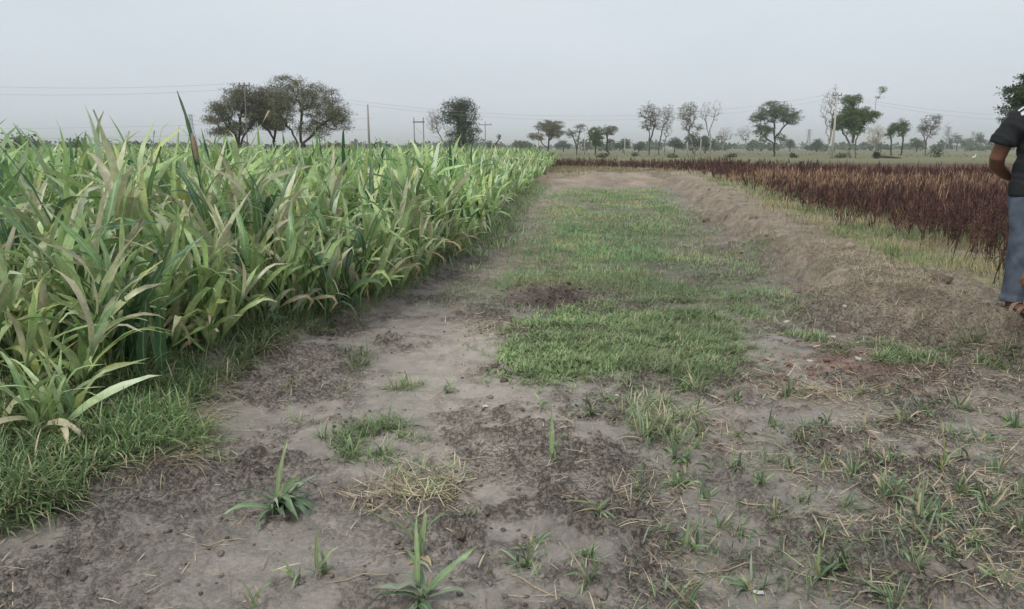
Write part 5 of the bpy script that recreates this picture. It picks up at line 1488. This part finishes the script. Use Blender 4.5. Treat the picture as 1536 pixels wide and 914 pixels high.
def standing_person():
    X, Y = 3.86, 5.40
    z0 = max(gz(X + dx, Y + dy) for dx in (-.12, 0, .12) for dy in (-.2, -.1, 0, .08)) - .012
    root = empty("person", (X, Y, z0), "standing person in black short sleeved shirt and blue jeans, hands behind back", "person", None, math.radians(4))
    root.scale = (1.19, 1.12, 1.04)
    # faces the viewer: front is -y. the person's right side is at -x
    sh = 1.40
    body = []
    body.append(rings([(0, .02, .80), (0, .02, .92), (0, .01, 1.05), (0, 0, 1.2), (0, 0, 1.32), (0, .01, 1.40), (0, .015, 1.45)], [.165, .165, .155, .168, .175, .12, .06], [.11, .115, .11, .12, .115, .08, .06], 20))
    body.append(rings([(0, .02, 1.42), (0, .01, 1.50), (0, 0, 1.56)], [.058, .054, .054], [.06, .056, .056], 14))
    body += head_parts((0, -.005, 1.625))
    arms = {}
    for s in (-1, 1):
        A = [(s * .15, .01, sh - .02), (s * .21, .02, sh - .08), (s * .255, .05, 1.24), (s * .275, .09, 1.08), (s * .235, .14, 1.02), (s * .14, .18, .96), (s * .07, .19, .93)]
        arms[s] = A
        body.append(rings(A, [.055, .056, .049, .043, .043, .036, .026], [.06, .058, .052, .045, .045, .034, .022], 14, (0, 1, 0)))
        body += hand_parts(A[-1], (-s * .9, .06, -.25), (0, .1, .9), (-.0, -1, .1))
        Lg = [(s * .085, .02, .88), (s * .088, .015, .70), (s * .09, .0, .50), (s * .088, .02, .30), (s * .085, .03, .12), (s * .085, .03, .05)]
        body.append(rings(Lg, [.095, .085, .062, .058, .040, .042], [.10, .09, .066, .062, .045, .05], 14))
        fx = s * .085
        body.append(rings([(fx, .07, .045), (fx, .03, .05), (fx + s * .012, -.05, .042), (fx + s * .02, -.12, .03), (fx + s * .02, -.165, .025)], [.03, .037, .042, .046, .034], [.032, .036, .030, .018, .014], 12, (1, 0, 0)))
        for k in range(5):
            tx = fx + s * .02 + s * (-.034 + .017 * k)
            L = [.03, .024, .02, .016, .012][k]
            body.append(rings([(tx, -.15, .024), (tx, -.165 - L * .5, .022), (tx, -.165 - L, .018)], [.009 if k else .012] * 2 + [.007], [.009] * 2 + [.006], 8, (1, 0, 0)))
    solid("body", body, M_SKIN, root, .0065, 4)
    # shirt
    shirt = [rings([(0, .02, .82), (0, .02, .86), (0, .015, .95), (0, .005, 1.08), (0, 0, 1.2), (0, 0, 1.32), (0, .01, 1.40), (0, .012, 1.455)],
                   [.20, .203, .198, .192, .195, .198, .15, .075], [.145, .147, .145, .145, .145, .138, .098, .075], 24)]
    for s in (-1, 1):
        A = arms[s]
        P = [A[0], A[1], A[2], (s * .27, .065, 1.175)]
        shirt.append(rings(P, [.075, .08, .076, .072], [.082, .084, .078, .075], 16, (0, 1, 0)))
    so = solid("shirt", shirt, M_SHIRT, root, .009, 6)
    # gentle cloth folds
    me = so.data; n = len(me.vertices); V = np.empty(n * 3, np.float32); me.vertices.foreach_get("co", V); V = V.reshape(-1, 3)
    N_ = np.empty(n * 3, np.float32); me.vertices.foreach_get("normal", N_); N_ = N_.reshape(-1, 3)
    f = (fbm(V[:, 0] * 1.2 + V[:, 2] * .5, V[:, 2] * 2.2 + V[:, 0] * 1.5, 9, 2, 33) - .5) * .022
    V += N_ * f[:, None]; me.vertices.foreach_set("co", V.ravel()); me.update()
    # three white stripes running from collar to sleeve on each shoulder
    from mathutils.bvhtree import BVHTree
    bv = BVHTree.FromPolygons([v.co.copy() for v in me.vertices], [tuple(p.vertices) for p in me.polygons])
    for s in (-1, 1):
        for k in (-1, 0, 1):
            P, Q = [], []
            for t in np.linspace(0, 1, 9):
                x = s * (.075 + .175 * t); y = -.055 + k * .028 + .035 * t
                loc, nor, _i, _d = bv.ray_cast(Vector((x, y - .02, 1.7)), Vector((0, .02, -1)).normalized())
                if loc is None: continue
                c = np.array(loc) + np.array(nor) * .003
                sl = np.array((0, .007, -.007 * nor[1] / max(nor[2], .3)))
                P.append(c - sl); Q.append(c + sl)
            m = len(P)
            if m < 2: continue
            V2 = np.vstack([np.array(P), np.array(Q), np.array(P) + (0, 0, .002), np.array(Q) + (0, 0, .002)])
            Fq = [(2 * m + i, 2 * m + i + 1, 3 * m + i + 1, 3 * m + i) for i in range(m - 1)] + [(i, i + 1, 2 * m + i + 1, 2 * m + i) for i in range(m - 1)] + [(m + i + 1, m + i, 3 * m + i, 3 * m + i + 1) for i in range(m - 1)]
            mesh_obj("stripe", V2, np.array(Fq), M_WHITE, so)
    jeans = [rings([(0, .02, .78), (0, .022, .86), (0, .02, .93)], [.185, .182, .17], [.13, .13, .12], 20)]
    for s in (-1, 1):
        jeans.append(rings([(s * .085, .02, .86), (s * .088, .015, .70), (s * .09, .0, .48), (s * .088, .018, .28), (s * .085, .03, .12), (s * .085, .032, .07)], [.10, .099, .083, .077, .074, .077], [.115, .108, .087, .083, .082, .085], 18))
        jeans.append(rings([(s * .085, .032, .065), (s * .085, .032, .09), (s * .086, .031, .115)], [.081, .084, .08], [.088, .091, .087], 18))
    jo = solid("jeans", jeans, M_JEAN, root, .009, 4)
    me = jo.data; n = len(me.vertices); V = np.empty(n * 3, np.float32); me.vertices.foreach_get("co", V); V = V.reshape(-1, 3)
    N_ = np.empty(n * 3, np.float32); me.vertices.foreach_get("normal", N_); N_ = N_.reshape(-1, 3)
    f = (fbm(V[:, 0] * .8 + V[:, 1], V[:, 2] * .7 + V[:, 0] * 2, 9, 2, 36) - .5) * .018
    V += N_ * f[:, None]; me.vertices.foreach_set("co", V.ravel()); me.update()
    hair = [rings([(0, .034, 1.60), (0, .026, 1.655), (0, .018, 1.70), (0, .010, 1.742), (0, .008, 1.757)], [.076, .085, .083, .056, .02], [.078, .092, .097, .066, .02], 18)]
    solid("hair", hair, M_HAIR, root, .008, 4)
    for s in (-1, 1):
        fx = s * .085
        sl = solid("sandal", [rings([(fx, .095, .012), (fx, .05, .012), (fx + s * .01, -.05, .012), (fx + s * .02, -.14, .012), (fx + s * .018, -.20, .014)], [.025, .04, .044, .054, .036], [.012] * 5, 14, (1, 0, 0))], M_SOLE, root, .006, 2)
        for (yy, r) in ((-.115, .05), (-.04, .044)):
            th = np.linspace(0, math.pi, 12)
            P = [(fx + s * .015 + r * 1.08 * math.cos(t), yy, .012 + .05 * math.sin(t) * (1 if yy < -.1 else 1.35)) for t in th]
            b = Buf()
            V = np.vstack([np.array(P) + (0, -.018, 0), np.array(P) + (0, .018, 0)]); m = len(P)
            V = np.vstack([V, V + (0, 0, .004)])
            b.add(V, np.array([(2 * m + i, 2 * m + i + 1, 3 * m + i + 1, 3 * m + i) for i in range(m - 1)] + [(i, i + 1, 2 * m + i + 1, 2 * m + i) for i in range(m - 1)] + [(m + i, m + i + 1, 3 * m + i + 1, 3 * m + i) for i in range(m - 1)]), lin(150, 130, 118))
            b.build("strap", M_SANDAL, sl, True)
    for s in (-1, 1):      # eyes
        e = solid("eye", [rings([(s * .03, -.083, 1.628), (s * .03, -.086, 1.632), (s * .03, -.083, 1.636)], [.008, .010, .008], [.004, .006, .004], 8)], M_HAIR, root, .003, 1)
standing_person()

def crouching_person():
    X, Y = 3.785, 4.95
    z0 = gz(X, Y)
    root = empty("person", (X, Y, z0), "crouching person in white sleeves whose hand shows at the standing person's knee", "person", None, 0.0)
    body = [rings([(0, .10, .20), (0, .10, .34), (0, .04, .52), (0, -.02, .68), (0, -.04, .78)], [.16, .155, .15, .17, .07], [.12, .115, .11, .115, .07], 18),
            rings([(0, -.04, .76), (0, -.06, .84), (0, -.07, .90)], [.055, .052, .05], [.058, .055, .054], 12)] + head_parts((0, -.08, .97))
    for s in (-1, 1):
        body.append(rings([(s * .09, .08, .26), (s * .14, -.14, .40), (s * .16, -.26, .47), (s * .14, -.16, .28), (s * .13, -.08, .07)], [.09, .08, .064, .058, .04], [.09, .08, .064, .058, .045], 12, (1, 0, 0)))
        body.append(rings([(s * .13, -.02, .04), (s * .14, -.12, .04), (s * .15, -.24, .025)], [.035, .044, .036], [.034, .03, .016], 10, (1, 0, 0)))
        E = (s * .35 if s < 0 else .27, -.16, .52)
        Wr = (-.45 if s < 0 else .2, -.26, .50)
        body.append(rings([(s * .15, -.03, .70), (s * .22, -.07, .62), E, Wr], [.05, .046, .04, .026], [.05, .046, .04, .024], 12, (0, 1, 0)))
        body += hand_parts(Wr, (s * .35, -.12, -.6), (0, -1, 0), (1 if s < 0 else -1, 0, 0))
    solid("body", body, M_SKIN, root, .008, 3)
    sh = [rings([(0, .10, .16), (0, .10, .34), (0, .04, .52), (0, -.02, .68), (0, -.04, .79)], [.19, .185, .178, .19, .08], [.15, .145, .14, .14, .08], 20)]
    for s in (-1, 1):
        sh.append(rings([(s * .15, -.03, .70), (s * .22, -.07, .62), (s * .35 if s < 0 else .27, -.16, .52), (-.425 if s < 0 else .22, -.235, .506)], [.072, .066, .058, .046], [.072, .066, .058, .046], 14, (0, 1, 0)))
    solid("shirt", sh, M_WHITE, root, .01, 4)
    tr = [rings([(s * .09, .08, .26), (s * .14, -.14, .40), (s * .165, -.27, .47), (s * .145, -.16, .28), (s * .13, -.08, .11)], [.11, .10, .085, .08, .075], [.11, .10, .085, .08, .075], 14, (1, 0, 0)) for s in (-1, 1)]
    solid("trousers", tr, M_SHIRT, root, .01, 4)
    solid("hair", [rings([(0, -.045, .945), (0, -.053, 1.0), (0, -.062, 1.05), (0, -.068, 1.085), (0, -.07, 1.10)], [.076, .085, .082, .056, .02], [.080, .098, .098, .066, .02], 18)], M_HAIR, root, .008, 2)
crouching_person()

# ------------------------------------------------------------------ haze
def haze():
    m, t, out = new_mat("haze_air")
    v = t.nodes.new("ShaderNodeVolumePrincipled")
    v.inputs["Color"].default_value = (1.0, 1.0, 1.0, 1)
    v.inputs["Density"].default_value = 0.00068
    v.inputs["Anisotropy"].default_value = 0.75
    t.links.new(v.outputs[0], out.inputs["Volume"])
    b = Buf(); b.box((0, 0, 0), (4400, 4400, 19), np.array([1., 1, 1]))
    o = b.build("haze", m); o.location = (0, 0, 18)
    tag(o, "thin grey haze over the plain", "haze", None, "stuff")
haze()
